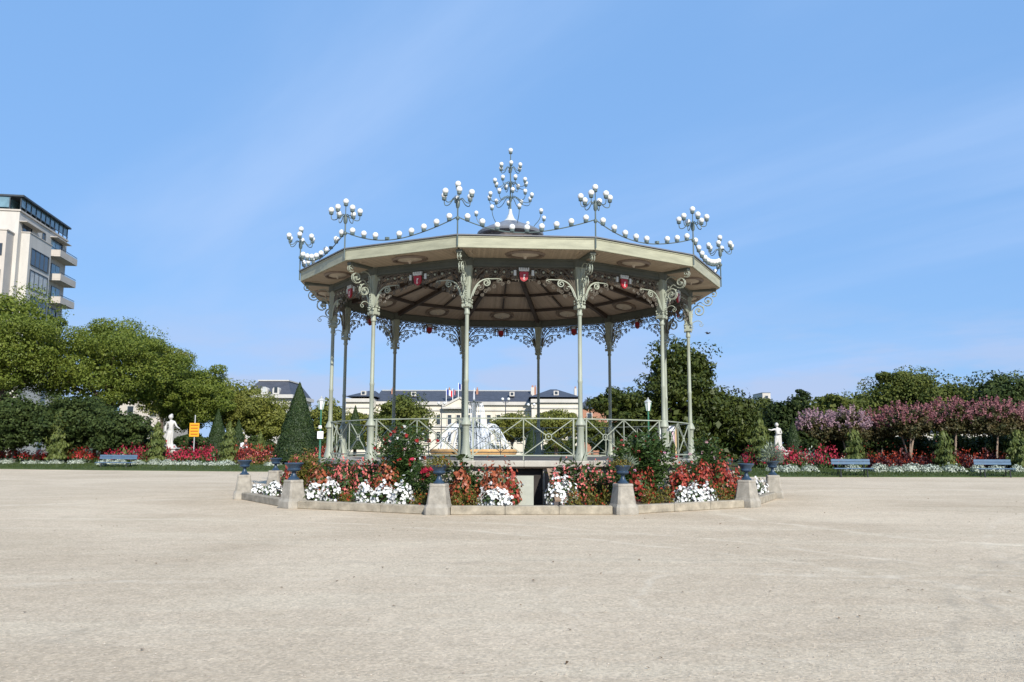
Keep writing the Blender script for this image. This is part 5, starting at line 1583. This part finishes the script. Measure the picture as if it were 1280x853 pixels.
# ------------------------------------------------------------------ lamp posts, signs
def lamp_post(px, Y, label, top, boxes=False):
    q = at(px, top, Y); H = q.z
    root = thing('lamp_post', label, 'lamp post', (q.x, Y, .0), .2, 'green lantern posts')
    m = MB(); m.lathe([(.16, 0), (.16, .25), (.12, .32), (.085, .5), (.075, .9), (.085, .95), (.06, 1.0), (.045, H - 1.25), (.06, H - 1.2), (.04, H - 1.12), (.05, H - .78)], 12); m.build('post', 'lamp_green', root, True)
    l = MB(); l.lathe([(.11, H - .76), (.20, H - .28)], 6); lo_ = l.build('lantern', 'lamp_glass', root)
    c = MB(); c.lathe([(.24, H - .275), (.20, H - .22), (.10, H - .14), (.04, H - .09), (.05, H - .06), (.012, H)], 6); c.build('lantern_cap', 'pole_grey', root)
    f = MB()
    for i in range(6):
        a = math.pi / 3 * i; f.beam((.112 * math.cos(a), .112 * math.sin(a), H - .77), (.204 * math.cos(a), .204 * math.sin(a), H - .27), .02, .02)
    f.build('lantern_frame', 'lamp_green', root)
    if boxes:
        MB().box((0, -.12, Z_(px, 544, Y)), (.32, .06, .40)).build('notice', 'sign_white', root)
        MB().box((-.02, -.12, Z_(px, 534, Y)), (.16, .05, .16)).build('notice', 'sign_white', root)
    return root


lamp_post(402, 46, 'green lamp post with two white notices beside the big clipped cone', 495, True)
lamp_post(810, 47, 'green lamp post with white lantern in front of the magnolia', 497)


def twin_lamp(px, Y, top, label):
    q = at(px, top, Y); root = thing('twin_lamp', label, 'street lamp', (q.x, Y, 0), 0, 'thin twin-globe lamps before the town hall')
    MB().tube([(0, 0, 0), (0, 0, q.z - .2)], [.09, .05], 8).build('mast', 'frame_dark', root)
    for s_ in (-1, 1):
        MB().tube([(0, 0, q.z - .5), (s_ * .3, 0, q.z - .45), (s_ * .38, 0, q.z - .2)], .03, 5).build('arm', 'frame_dark', root)
        m = MB(); m.sphere((s_ * .38, 0, q.z - .02), .2, 10, 7); m.build('globe', 'globe', root, True)


twin_lamp(632, 105, 499, 'thin twin-globe lamp standing near the fountain jets')
twin_lamp(552, 110, 504, 'thin twin-globe lamp left of the pediment')
twin_lamp(664, 108, 506, 'thin twin-globe lamp at the corner of the right wing')

# orange sign on its pole
Y = 63; q = at(243, 537, Y)
sg = thing('orange_sign', 'orange-yellow sign board with dark lines of text on a grey pole behind the statue', 'sign', (q.x, Y, .4))
zs = Z_(243, 546, Y) - .4; ze = Z_(243, 529, Y) - .4; wS = 12 * Y / F
MB().tube([(0, .06, 0), (0, .06, Z_(243, 519, Y) - .4)], .045, 8).build('pole', 'pole_grey', sg)
bd = MB().box((0, 0, (zs + ze) / 2), (wS, .04, ze - zs)).build('board', 'sign_yellow', sg)
for i in range(4):
    zl = ze - (ze - zs) * (.16 + .22 * i)
    MB().box((.0, -.024, zl), (wS * (.72 if i % 2 else .8), .012, (ze - zs) * .085)).build('text_line', 'sign_orange', bd)

# ------------------------------------------------------------------ fountain
Yf = 53.0
fx = X_(592, Yf)
fo = thing('fountain', 'round ochre stone fountain with dark tiered centre and white water jets', 'fountain', (fx, Yf, 0))
zr = Z_(592, 561.5, Yf); Rb_ = 54 * Yf / F
m = MB(); m.lathe([(Rb_ - .10, 0), (Rb_ - .05, .15), (Rb_ - .16, .25), (Rb_ - .16, zr - .42), (Rb_ - .06, zr - .30), (Rb_, zr - .22), (Rb_ + .02, zr - .05), (Rb_ - .04, zr), (Rb_ - .35, zr), (Rb_ - .38, zr - .25)], 48, cap=False); m.build('basin', 'ochre_stone', fo, True)
m = MB(); m.lathe([(Rb_ - .30, zr - .16), (.01, zr - .16)], 40, cap=False); m.build('water_surface', 'water', fo)
zt = Z_(592, 503, Yf)
m = MB(); m.lathe([(.55, .2), (.55, zr + .1), (.40, zr + .3), (.28, zr + .6), (.38, zr + .8), (.22, zr + 1.0), (.16, zr + 1.4), (.24, zr + 1.6), (.14, zr + 1.8), (.12, zt - .45), (.20, zt - .25), (.48, zt - .06), (.52, zt), (.42, zt - .04), (.08, zt - .10), (.06, zt + .18)], 16); m.build('centre_column', 'bronze', fo, True)
for i in range(4):
    a = i * math.pi / 2 + .5
    J3 = {k: (v[0] * .62, v[1] * .62, v[2] * .62) for k, v in J.items()}
    R3 = {k: tuple(q_ * .62 for q_ in v) if isinstance(v, tuple) else v * .62 for k, v in RAD.items()}
    f3 = figure('figure', J3, EDG, R3, ((0, -.02, 1.05), 0), 'bronze', fo, hr=.068); f3.location = (math.sin(a) * .40, -math.cos(a) * .40, zr + .55); f3.rotation_euler = (0, 0, a)
jt = MB()
jt.tube([(0, 0, zt + .1), (0, 0, zt + .6), (.02, 0, Z_(592, 485, Yf))], [.07, .05, .015], 6)
for i in range(30):
    a = 2 * math.pi * i / 30 + rng.uniform(-.1, .1)
    r0, r1, hz = .5, rng.uniform(.9, 1.5), zt - .05
    jt.tube([(math.sin(a) * (r0 + (r1 - r0) * f * .6), -math.cos(a) * (r0 + (r1 - r0) * f * .6), hz - (hz - zr) * f ** 1.7) for f in np.linspace(0, 1, 9)], [.016 + .012 * f for f in np.linspace(0, 1, 9)], 4)
for i in range(36):
    a = 2 * math.pi * i / 36
    rr0, hh = Rb_ - .45, rng.uniform(1.25, 1.65)
    jt.tube([(math.sin(a) * (rr0 - 1.9 * f), -math.cos(a) * (rr0 - 1.9 * f), zr - .1 + hh * 4 * f * (1 - f) * (1 + .1 * f)) for f in np.linspace(0, 1, 12)], [.02 + .035 * f for f in np.linspace(0, 1, 12)], 4)
stuff(jt.build('water_jets', 'spray', fo, True))
dp = LB(); n_ = 7000
a = rng.random(n_) * 6.28; r = np.abs(rng.normal(scale=1.0, size=n_)) + .25; r = np.minimum(r, Rb_ - .4)
z = zr - .1 + rng.random(n_) ** 1.6 * np.maximum(.4, 1.9 - .55 * r)
dp.leaves(np.stack([r * np.cos(a), r * np.sin(a), z], 1), unit(rng, n_), .05, .035, rng); stuff(dp.build('spray_drops', 'spray', fo))

# ------------------------------------------------------------------ town hall
Yh = 150.0
def hp(px, py, dy=0.0):
    q = at(px, py, Yh); return Vector((q.x, Yh + dy, q.z))


def facade_window(parent, px, py0, py1, wpx, wallY, m='glass_dark', surround='cream_wall', shutters=False):
    a, b = hp(px, py0), hp(px, py1); w = wpx * Yh / F
    wx, z0, z1 = a.x - parent.location.x, b.z, a.z
    fr_ = MB(); t = .16
    fr_.box((wx - w / 2 - t / 2, wallY - .05, (z0 + z1) / 2), (t, .14, z1 - z0)); fr_.box((wx + w / 2 + t / 2, wallY - .05, (z0 + z1) / 2), (t, .14, z1 - z0))
    fr_.box((wx, wallY - .05, z1 + t / 2), (w + 2 * t, .14, t)); fr_.box((wx, wallY - .08, z0 - t / 2), (w + 2 * t, .24, t))
    f = fr_.build('window', surround, parent)
    MB().box((wx, wallY - .004, (z0 + z1) / 2), (w, .03, z1 - z0)).build('pane', m, f)
    MB().box((wx, wallY - .04, (z0 + z1) / 2), (.07, .05, z1 - z0)).build('glazing_bar', 'frame_dark', f)


th = thing('town_hall', 'long cream town hall with slate roof, pediment and chimneys beyond the fountain', 'building', (hp(580, 560).x, Yh, 0))
ox = th.location.x
def HX(px): return hp(px, 500).x - ox
zE, zR = hp(600, 502.5).z, hp(600, 487.5).z
def hbox(name, m, px0, px1, z0, z1, y0, y1, parent=th):
    x0, x1 = HX(px0), HX(px1)
    return MB().box(((x0 + x1) / 2, (y0 + y1) / 2, (z0 + z1) / 2), (x1 - x0, y1 - y0, z1 - z0)).build(name, m, parent)


hbox('wall', 'cream_wall', 470, 664, 0, zE, 0, 14)
zE2 = hp(690, 500).z
wl = hbox('wing_wall', 'cream_wall', 663.6, 724, 0, zE2, -2.5, 15)
wl2 = hbox('wing_wall', 'cream_wall', 436, 470.4, 0, zE2, -2.5, 15)
for (z, h_, d_) in ((zE - .3, .6, .45), (zE - 1.5, .25, .2), (hp(600, 533.5).z, .25, .2), (hp(600, 536.5).z, .18, .15)):
    hbox('cornice', 'white_wall', 470.5, 663.4, z - h_ / 2, z + h_ / 2, -d_, -.003)
    for p0, p1 in ((435.5, 470.9), (663.1, 724.5)):
        hbox('cornice', 'white_wall', p0, p1, z + .35 - h_ / 2, z + .35 + h_ / 2, -2.5 - d_, -2.503)


def roof(px0, px1, ze, zr_, y0, y1, hipl, hipr, m='slate'):
    x0, x1 = HX(px0), HX(px1); ym = (y0 + y1) / 2; r = MB()
    vs = [(x0, y0, ze), (x1, y0, ze), (x1, y1, ze), (x0, y1, ze), (x0 + hipl, ym, zr_), (x1 - hipr, ym, zr_)]
    r.add(vs, [(0, 1, 5, 4), (2, 3, 4, 5), (1, 2, 5), (3, 0, 4), (3, 2, 1, 0)])
    return r.build('roof', m, th)


rf = roof(468, 666, zE + .003, zR + .3, -.3, 14.3, .1, .1)
hbox('ridge_capping', 'pole_grey', 470, 664, zR + .18, zR + .42, 6.8, 7.2)
r2 = roof(661, 725, zE2 + .36, hp(696, 484).z, -2.8, 15.2, (HX(690) - HX(661)), HX(725) - HX(698))
r1 = roof(435, 473, zE2 + .36, hp(456, 486).z, -2.8, 15.2, HX(453) - HX(435), HX(473) - HX(462))
for px, t_, b_, w, m in ((486, 484, 498, 3.2, 'brick'), (559, 484.5, 494, 2.6, 'brick'), (595, 484.5, 494, 2.6, 'brick'), (666.5, 482, 500, 4.4, 'white_wall'), (670, 482, 498, 2.6, 'brick'), (722, 483.5, 500, 3.2, 'white_wall')):
    yb = 4.5
    c = hbox('chimney', m, px - w / 2, px + w / 2, hp(px, b_).z, hp(px, t_).z, yb, yb + 1.2)
    hbox('chimney_pot', 'brick', px - w / 4, px + w / 4, hp(px, t_).z - .02, hp(px, t_).z + .35, yb + .3, yb + .8)
for px in (515, 640, 695, 455):
    y = 2.6 if px in (515, 640) else -.2
    z = hp(px, 490.5).z
    m = MB().box((HX(px), y, z - .2), (.9, 1.2, .8)); d = m.build('roof_window', 'white_wall', th); MB().box((HX(px), y - .62, z - .18), (.5, .03, .5)).build('pane', 'glass_dark', d)
for px in (519, 533, 548, 562, 573, 586, 599, 611, 623, 637, 650):
    facade_window(th, px, 519, 531, 4.6, 0, 'glass_dark')
    facade_window(th, px, 540, 553, 4.6, 0, 'glass_dark')
for px in (676, 693, 711): facade_window(th, px, 518, 530, 4.6, -2.5); facade_window(th, px, 540, 553, 4.6, -2.5)
for px in (446, 460): facade_window(th, px, 518, 530, 4.6, -2.5); facade_window(th, px, 540, 553, 4.6, -2.5)
# pediment with three flagpoles
xa, xb, xm = HX(554), HX(596), HX(575); zp, za_ = hp(575, 509).z, hp(575, 498.5).z
p = MB(); p.solid([(xa, -.9, zp), (xb, -.9, zp), (xm, -.9, za_)], (0, -1, 0), 1.2); pd = p.build('pediment', 'cream_wall', th)
c = MB(); c.beam((xa - .2, -1.0, zp), (xm, -1.0, za_ + .15), .35, .25, (0, -1, 0)); c.beam((xm, -1.0, za_ + .15), (xb + .2, -1.0, zp), .35, .25, (0, -1, 0)); c.build('raking_cornice', 'white_wall', pd)
hbox('pediment_cornice', 'white_wall', 553.5, 596.5, zp - .35, zp - .003, -1.15, -.46)
for px, c_, rot in ((558, 1, 0), (566, 0, 0), (573, 2, 0)):
    q = hp(px, 505, -1.3)
    fy = Yh - .5
    fg = thing('flag', {1: 'small white and red flag on the pediment of the town hall', 0: 'bare-looking flag with thin white pole on the pediment', 2: 'tricolour flag flying highest on the pediment of the town hall'}[c_], 'flag', (q.x, fy, za_ - 1.2))
    h_ = hp(px, 479 if c_ == 2 else 486).z - za_ + 1.2
    MB().tube([(0, 0, 0), (.0, 0, h_)], .06, 6).build('pole', 'flag_white', fg)
    wv = .36 if c_ != 0 else .12
    for i, mm in enumerate(('flag_blue', 'flag_white', 'flag_red')):
        f = MB(); vs = []; seg = 4
        for j in range(seg + 1):
            x = .08 + (i + j / seg) * wv; y = .12 * math.sin((i + j / seg) * 2.4)
            for zz_ in (h_ - .1 - x * .35, h_ - 1.05 - x * .5): vs += [(x, y, zz_), (x, y + .02, zz_)]
        fs = []
        for j in range(seg):
            b = j * 4; fs += [(b, b + 4, b + 6, b + 2), (b + 1, b + 3, b + 7, b + 5), (b, b + 1, b + 5, b + 4), (b + 2, b + 6, b + 7, b + 3)]
        fs += [(0, 2, 3, 1), (seg * 4, seg * 4 + 1, seg * 4 + 3, seg * 4 + 2)]
        f.add(vs, fs).build('stripe', mm, fg)

# ------------------------------------------------------------------ house with the mansard roof
Ya = 118.0
hx = lambda px, py=490: at(px, py, Ya).x
hz = lambda py, px=340: at(px, py, Ya).z
ho = thing('house', 'white house with dark slate mansard roof and round-topped dormers above the trees', 'building', (hx(345), Ya, 0))
o0 = ho.location.x
zE_ = hz(497)
x0, x1 = hx(306) - o0, hx(364) - o0
MB().box(((x0 + x1) / 2, 6, zE_ / 2), (x1 - x0, 12, zE_)).build('wall', 'white_wall', ho)
MB().box(((x0 + x1) / 2, 5.8, zE_ + .15), (x1 - x0 + .8, 12.8, .5)).build('cornice', 'marble', ho)
MB().box(((x0 + x1) / 2, -.15, zE_ - 1.3), (x1 - x0 + .2, .3, .25)).build('string_course', 'marble', ho)
zr0, zr1 = zE_ + .4, hz(475)
xt0, xt1 = hx(317) - o0, hx(354) - o0
m = MB(); m.add([(x0 - .1, -.3, zr0), (x1 + .1, -.3, zr0), (x1 + .1, 12, zr0), (x0 - .1, 12, zr0), (xt0, 2.4, zr1), (xt1, 2.4, zr1), (xt1, 9.4, zr1), (xt0, 9.4, zr1)], [(3, 2, 1, 0), (4, 5, 6, 7), (0, 1, 5, 4), (1, 2, 6, 5), (2, 3, 7, 6), (3, 0, 4, 7)])
m.build('roof', 'slate', ho)
MB().box(((xt0 + xt1) / 2, 5.9, zr1 + .09), (xt1 - xt0 + .3, 7.3, .18)).build('ridge_capping', 'marble', ho)
for px in (316, 331, 345.5):
    xx_ = hx(px) - o0; zb0, zt0 = zr0 + .05, hz(484.5)
    d = MB(); w = .48; pts = [(-w, 0), (w, 0), (w, (zt0 - zb0) * .68)] + [(w * math.cos(a), (zt0 - zb0) * .68 + w * .75 * math.sin(a)) for a in np.linspace(.3, math.pi - .3, 6)] + [(-w, (zt0 - zb0) * .68)]
    d.solid([(xx_ + x_, -.32, zb0 + z_) for x_, z_ in pts], (0, -1, 0), 2.2); dd_ = d.build('dormer', 'marble', ho)
    MB().box((xx_, -.335, zb0 + .62), (.46, .03, .85)).build('pane', 'curtain' if px == 331 else 'glass_dark', dd_)
for px in (314, 328, 342, 356):
    w_ = MB().box((hx(px) - o0, -.02, zE_ - 2.9), (1.3, .1, 2.2)).build('window', 'marble', ho); MB().box((hx(px) - o0, -.08, zE_ - 2.9), (.9, .03, 1.9)).build('pane', 'curtain', w_)

# ------------------------------------------------------------------ apartment block
Yb0 = 100.0
ap = thing('apartment_block', 'pale modern apartment block with balconies and a glazed roof terrace above the plane trees', 'building', (at(22, 300, Yb0).x, Yb0, 0))
c0 = Vector((0, 0)); e1 = at(84, 300, 115.5); dirv = Vector((e1.x - ap.location.x, 15.5)); LEN = dirv.length; ang = math.atan2(dirv.y, dirv.x)
ap.rotation_euler = (0, 0, ang)      # local +X runs along the long side, local -Y faces the garden


def ap_s(px, py):
    """photo pixel -> (distance along the long side, height)"""
    d = at(px, py, 1.0) - Vector((0, 0, EYE)); n = Vector((dirv.y, -dirv.x)).normalized(); a = Vector((ap.location.x, ap.location.y))
    t = a.dot(n) / (d.x * n.x + d.y * n.y); p = Vector((d.x * t, d.y * t)) - a
    return p.dot(dirv.normalized()), EYE + d.z * t


zTop = ap_s(23, 263)[1]; zGl = ap_s(23, 244)[1]
DEP = 16.0
MB().box((LEN / 2, DEP / 2, zTop / 2), (LEN, DEP, zTop)).build('wall', 'white_wall', ap)
MB().box((LEN / 2, DEP / 2, zTop + .10), (LEN + .3, DEP + .3, .20)).build('terrace_slab', 'beige_wall', ap)
# glazed terrace
MB().box((LEN / 2 + .2, DEP / 2 + .5, (zTop + zGl) / 2 + .1), (LEN - 1.6, DEP - 1.8, zGl - zTop - .25)).build('terrace_room', 'glass_blue', ap)
MB().box((LEN / 2, DEP / 2 - .1, zGl + .10), (LEN + .4, DEP + .6, .22)).build('terrace_roof', 'frame_dark', ap)
for i in range(11):
    x = .15 + i * (LEN - .3) / 10
    MB().box((x, .0, (zTop + .2 + zGl) / 2), (.12, .12, zGl - zTop - .25)).build('terrace_mullion', 'frame_dark', ap)
    if i < 10: MB().box((x + (LEN - .3) / 20, .03, (zTop + .2 + zGl) / 2 + .2), ((LEN - .3) / 10 - .14, .04, zGl - zTop - .75)).build('terrace_pane', 'glass_blue', ap)
MB().box((LEN / 2, -.03, zTop + .62), (LEN, .06, .08)).build('terrace_rail', 'frame_dark', ap)
for i in range(6):
    y = 1.2 + i * 2.6
    MB().box((-.03, y, (zTop + .2 + zGl) / 2), (.12, .12, zGl - zTop - .25)).build('terrace_mullion', 'frame_dark', ap)
    MB().box((.0, y + 1.3, (zTop + .2 + zGl) / 2 + .1), (.04, 2.46, zGl - zTop - .5)).build('terrace_pane', 'glass_blue', ap)
MB().box((1.5, 9.5, zGl + 1.4), (2.6, 5.0, 2.6)).build('lift_house', 'white_wall', ap)
MB().box((1.5, 9.5, zGl + 2.78), (2.9, 5.3, .16)).build('lift_house_roof', 'beige_wall', ap)


def ap_window(px0, px1, py0, py1, y=0.0, panes=2, parent=ap, pm='glass_dark', blind=False):
    s0, z1 = ap_s(px0, py0); s1, _ = ap_s(px1, py0); _, z0 = ap_s(px0, py1)
    f = MB(); t = .10
    for (cx_, cz_, w, h) in ((s0, (z0 + z1) / 2, t, z1 - z0), (s1, (z0 + z1) / 2, t, z1 - z0), ((s0 + s1) / 2, z1, s1 - s0 + t, t), ((s0 + s1) / 2, z0, s1 - s0 + t, t)):
        f.box((cx_, y - .04, cz_), (w, .12, h))
    for i in range(1, panes): f.box((s0 + (s1 - s0) * i / panes, y - .03, (z0 + z1) / 2), (.07, .09, z1 - z0))
    w_ = f.build('window', 'frame_dark', parent)
    for i in range(panes):
        a = s0 + (s1 - s0) * (i + .5) / panes; MB().box((a, y - .012, (z0 + z1) / 2), ((s1 - s0) / panes - .1, .03, z1 - z0 - .1)).build('pane', pm, w_)
    return s0, s1, z0, z1


# projecting bay with the wide windows
sA, zA = ap_s(27, 291); sB, _ = ap_s(55, 300)
MB().box(((sA + sB) / 2, -.5, zA / 2), (sB - sA, 1.0, zA)).build('bay', 'white_wall', ap)
MB().box(((sA + sB) / 2, -.52, zA + .06), (sB - sA + .2, 1.1, .12)).build('bay_coping', 'beige_wall', ap)
ap_window(28.5, 40, 279, 294, 0, 2)
ap_window(53, 56.5, 290.5, 299.5, 0, 1)
ap_window(28.5, 51.5, 310, 331, -1.0, 4)
ap_window(26.5, 49.5, 337, 360, -1.0, 4, pm='curtain')
ap_window(27, 48, 369, 390, -1.0, 4)
s0, z0 = ap_s(24, 277); s1, _ = ap_s(48, 277)
MB().box(((s0 + s1) / 2, -.45, z0 + .05), (s1 - s0, .9, .08)).build('awning', 'beige_wall', ap)
for (pt, pb_, dt) in ((321, 328, 296), (351, 357.5, 325.5), (379.5, 386, 356)):
    s0, zt_ = ap_s(61, pt - 9); s1 = LEN + .15
    zb0 = ap_s(75, pb_)[1] if False else ap_s(61, pt + 0)[1] - .25
    sl0 = ap_s(61, 318.5 + (pt - 321))[1]
    b = MB().box(((s0 + s1) / 2, -.75, sl0 - .10), (s1 - s0, 1.5, .22)).build('balcony', 'beige_wall', ap)
    MB().box(((s0 + s1) / 2, -1.45, sl0 + .36), (s1 - s0, .10, .68)).build('parapet', 'beige_wall', b)
    MB().box((s0 + .05, -.72, sl0 + .36), (.10, 1.34, .68)).build('parapet', 'beige_wall', b)
    MB().box(((s0 + s1) / 2, -1.45, sl0 + .92), (s1 - s0, .05, .05)).build('handrail', 'frame_dark', b)
    for i in range(14):
        MB().box((s0 + .2 + (s1 - s0 - .4) * i / 13, -1.45, sl0 + .80), (.03, .03, .20)).build('baluster', 'frame_dark', b)
    d0, d1 = s0 + .5, s0 + 3.4
    w_ = MB().box(((d0 + d1) / 2, -.02, sl0 + 1.15), (d1 - d0, .10, 2.25)).build('balcony_door', 'frame_dark', ap)
    for i in range(2): MB().box((d0 + (d1 - d0) * (i + .5) / 2, -.06, sl0 + 1.15), ((d1 - d0) / 2 - .14, .05, 2.05)).build('pane', 'glass_blue', w_)
ap_window(65, 78, 299, 309, 0, 2)
s0, z0 = ap_s(63, 296); s1, _ = ap_s(82, 296); MB().box(((s0 + s1) / 2, -.45, z0), (s1 - s0, .9, .08)).build('awning', 'beige_wall', ap)
ap_window(60, 70, 384, 393, 0, 2)
# lower wing towards the viewer's left
zW = at(10, 288, Yb0 - 2).z
wg = MB().box((-1.0, 8.95, zW / 2), (2.0, 17, zW)).build('wing', 'beige_wall', ap)
MB().box((-1.0, 8.95, zW + .07), (2.2, 17.2, .14)).build('wing_coping', 'beige_wall', ap)
for zz_ in (at(5, 312, Yb0 - 2).z, at(5, 345, Yb0 - 2).z):
    w_ = MB().box((-2.02, 1.75, zz_), (.10, 1.9, 1.5)).build('window', 'frame_dark', ap)
    for i in range(2): MB().box((-2.07, 1.30 + i * .9, zz_), (.04, .82, 1.35)).build('pane', 'glass_dark', w_)


for zz_ in [3.2 + 3.1 * i for i in range(7)]:
    for yy_ in (6.2, 10.4, 14.6):
        if zz_ + 1 > zW: continue
        w_ = MB().box((-2.02, yy_, zz_), (.10, 1.9, 1.5)).build('window', 'frame_dark', ap)
        for i in range(2): MB().box((-2.07, yy_ - .45 + i * .9, zz_), (.04, .82, 1.35)).build('pane', 'curtain' if (i + int(zz_)) % 3 == 0 else 'glass_dark', w_)

# ------------------------------------------------------------------ pale buildings glimpsed through the trees
def far_house(label, px0, px1, top, Y, m='white_wall', roofm='slate', rows=2, step=3.2):
    # a plain rendered house with real windows, mostly hidden by the trees in front
    x0, x1 = X_(px0, Y, top), X_(px1, Y, top); z = Z_((px0 + px1) / 2, top, Y)
    r = thing('far_building', label, 'building', ((x0 + x1) / 2, Y, 0)); w = x1 - x0
    MB().box((0, 5, z / 2), (w, 10, z)).build('wall', m, r)
    q = MB(); q.add([(-w / 2 - .3, -.3, z + .002), (w / 2 + .3, -.3, z + .002), (w / 2 + .3, 10.3, z + .002), (-w / 2 - .3, 10.3, z + .002), (-w / 2 + 2, 5, z + 2.2), (w / 2 - 2, 5, z + 2.2)] if w > 6 else [(-w / 2 - .2, -.2, z + .002), (w / 2 + .2, -.2, z + .002), (w / 2 + .2, 10.2, z + .002), (-w / 2 - .2, 10.2, z + .002), (-.1, 5, z + .3), (.1, 5, z + .3)], [(0, 1, 5, 4), (2, 3, 4, 5), (1, 2, 5), (3, 0, 4), (3, 2, 1, 0)])
    q.build('roof', roofm, r)
    k = max(1, int(w / step))
    for rr in range(rows):
        for i in range(k):
            zz_ = z - 1.7 - rr * 3.0
            if zz_ < 1.2: continue
            f = MB().box((-w / 2 + w * (i + .5) / k, -.02, zz_), (1.15, .1, 1.75)).build('window', 'marble', r)
            MB().box((-w / 2 + w * (i + .5) / k, -.08, zz_), (.85, .03, 1.5)).build('pane', 'glass_dark', f)


far_house('pale building showing through the gap below the broad plane tree', 150, 206, 500, 122, 'beige_wall', rows=3)
far_house('small white house top between magnolia and dark trees', 953, 963, 491, 250, 'white_wall', 'pole_grey', 2)
far_house('long pale building glimpsed under the myrtle crowns', 1040, 1330, 541, 112, rows=1)
far_house('brownish building behind the town hall corner and magnolia', 724, 775, 511, 165, 'brick', 'slate', 2)

# bird beside the bandstand roof
q = at(885, 417, 40)
bd_ = thing('bird', 'small dark bird flying near the bandstand eave above the magnolia', 'bird', q, .6)
m = MB(); m.lathe([(.005, -.12), (.03, -.06), (.04, .0), (.03, .07), (.022, .10), (.006, .14)], 8)
m.v = [(x, z, y) for x, y, z in m.v]; m.build('body', 'bird', bd_, True)
for s_ in (-1, 1):
    MB().solid([(0, -.03, .01), (s_ * .10, -.05, .07), (s_ * .22, .02, .03), (s_ * .10, .05, .06), (0, .05, .01)], (0, 0, 1), .008).build('wing', 'bird', bd_)
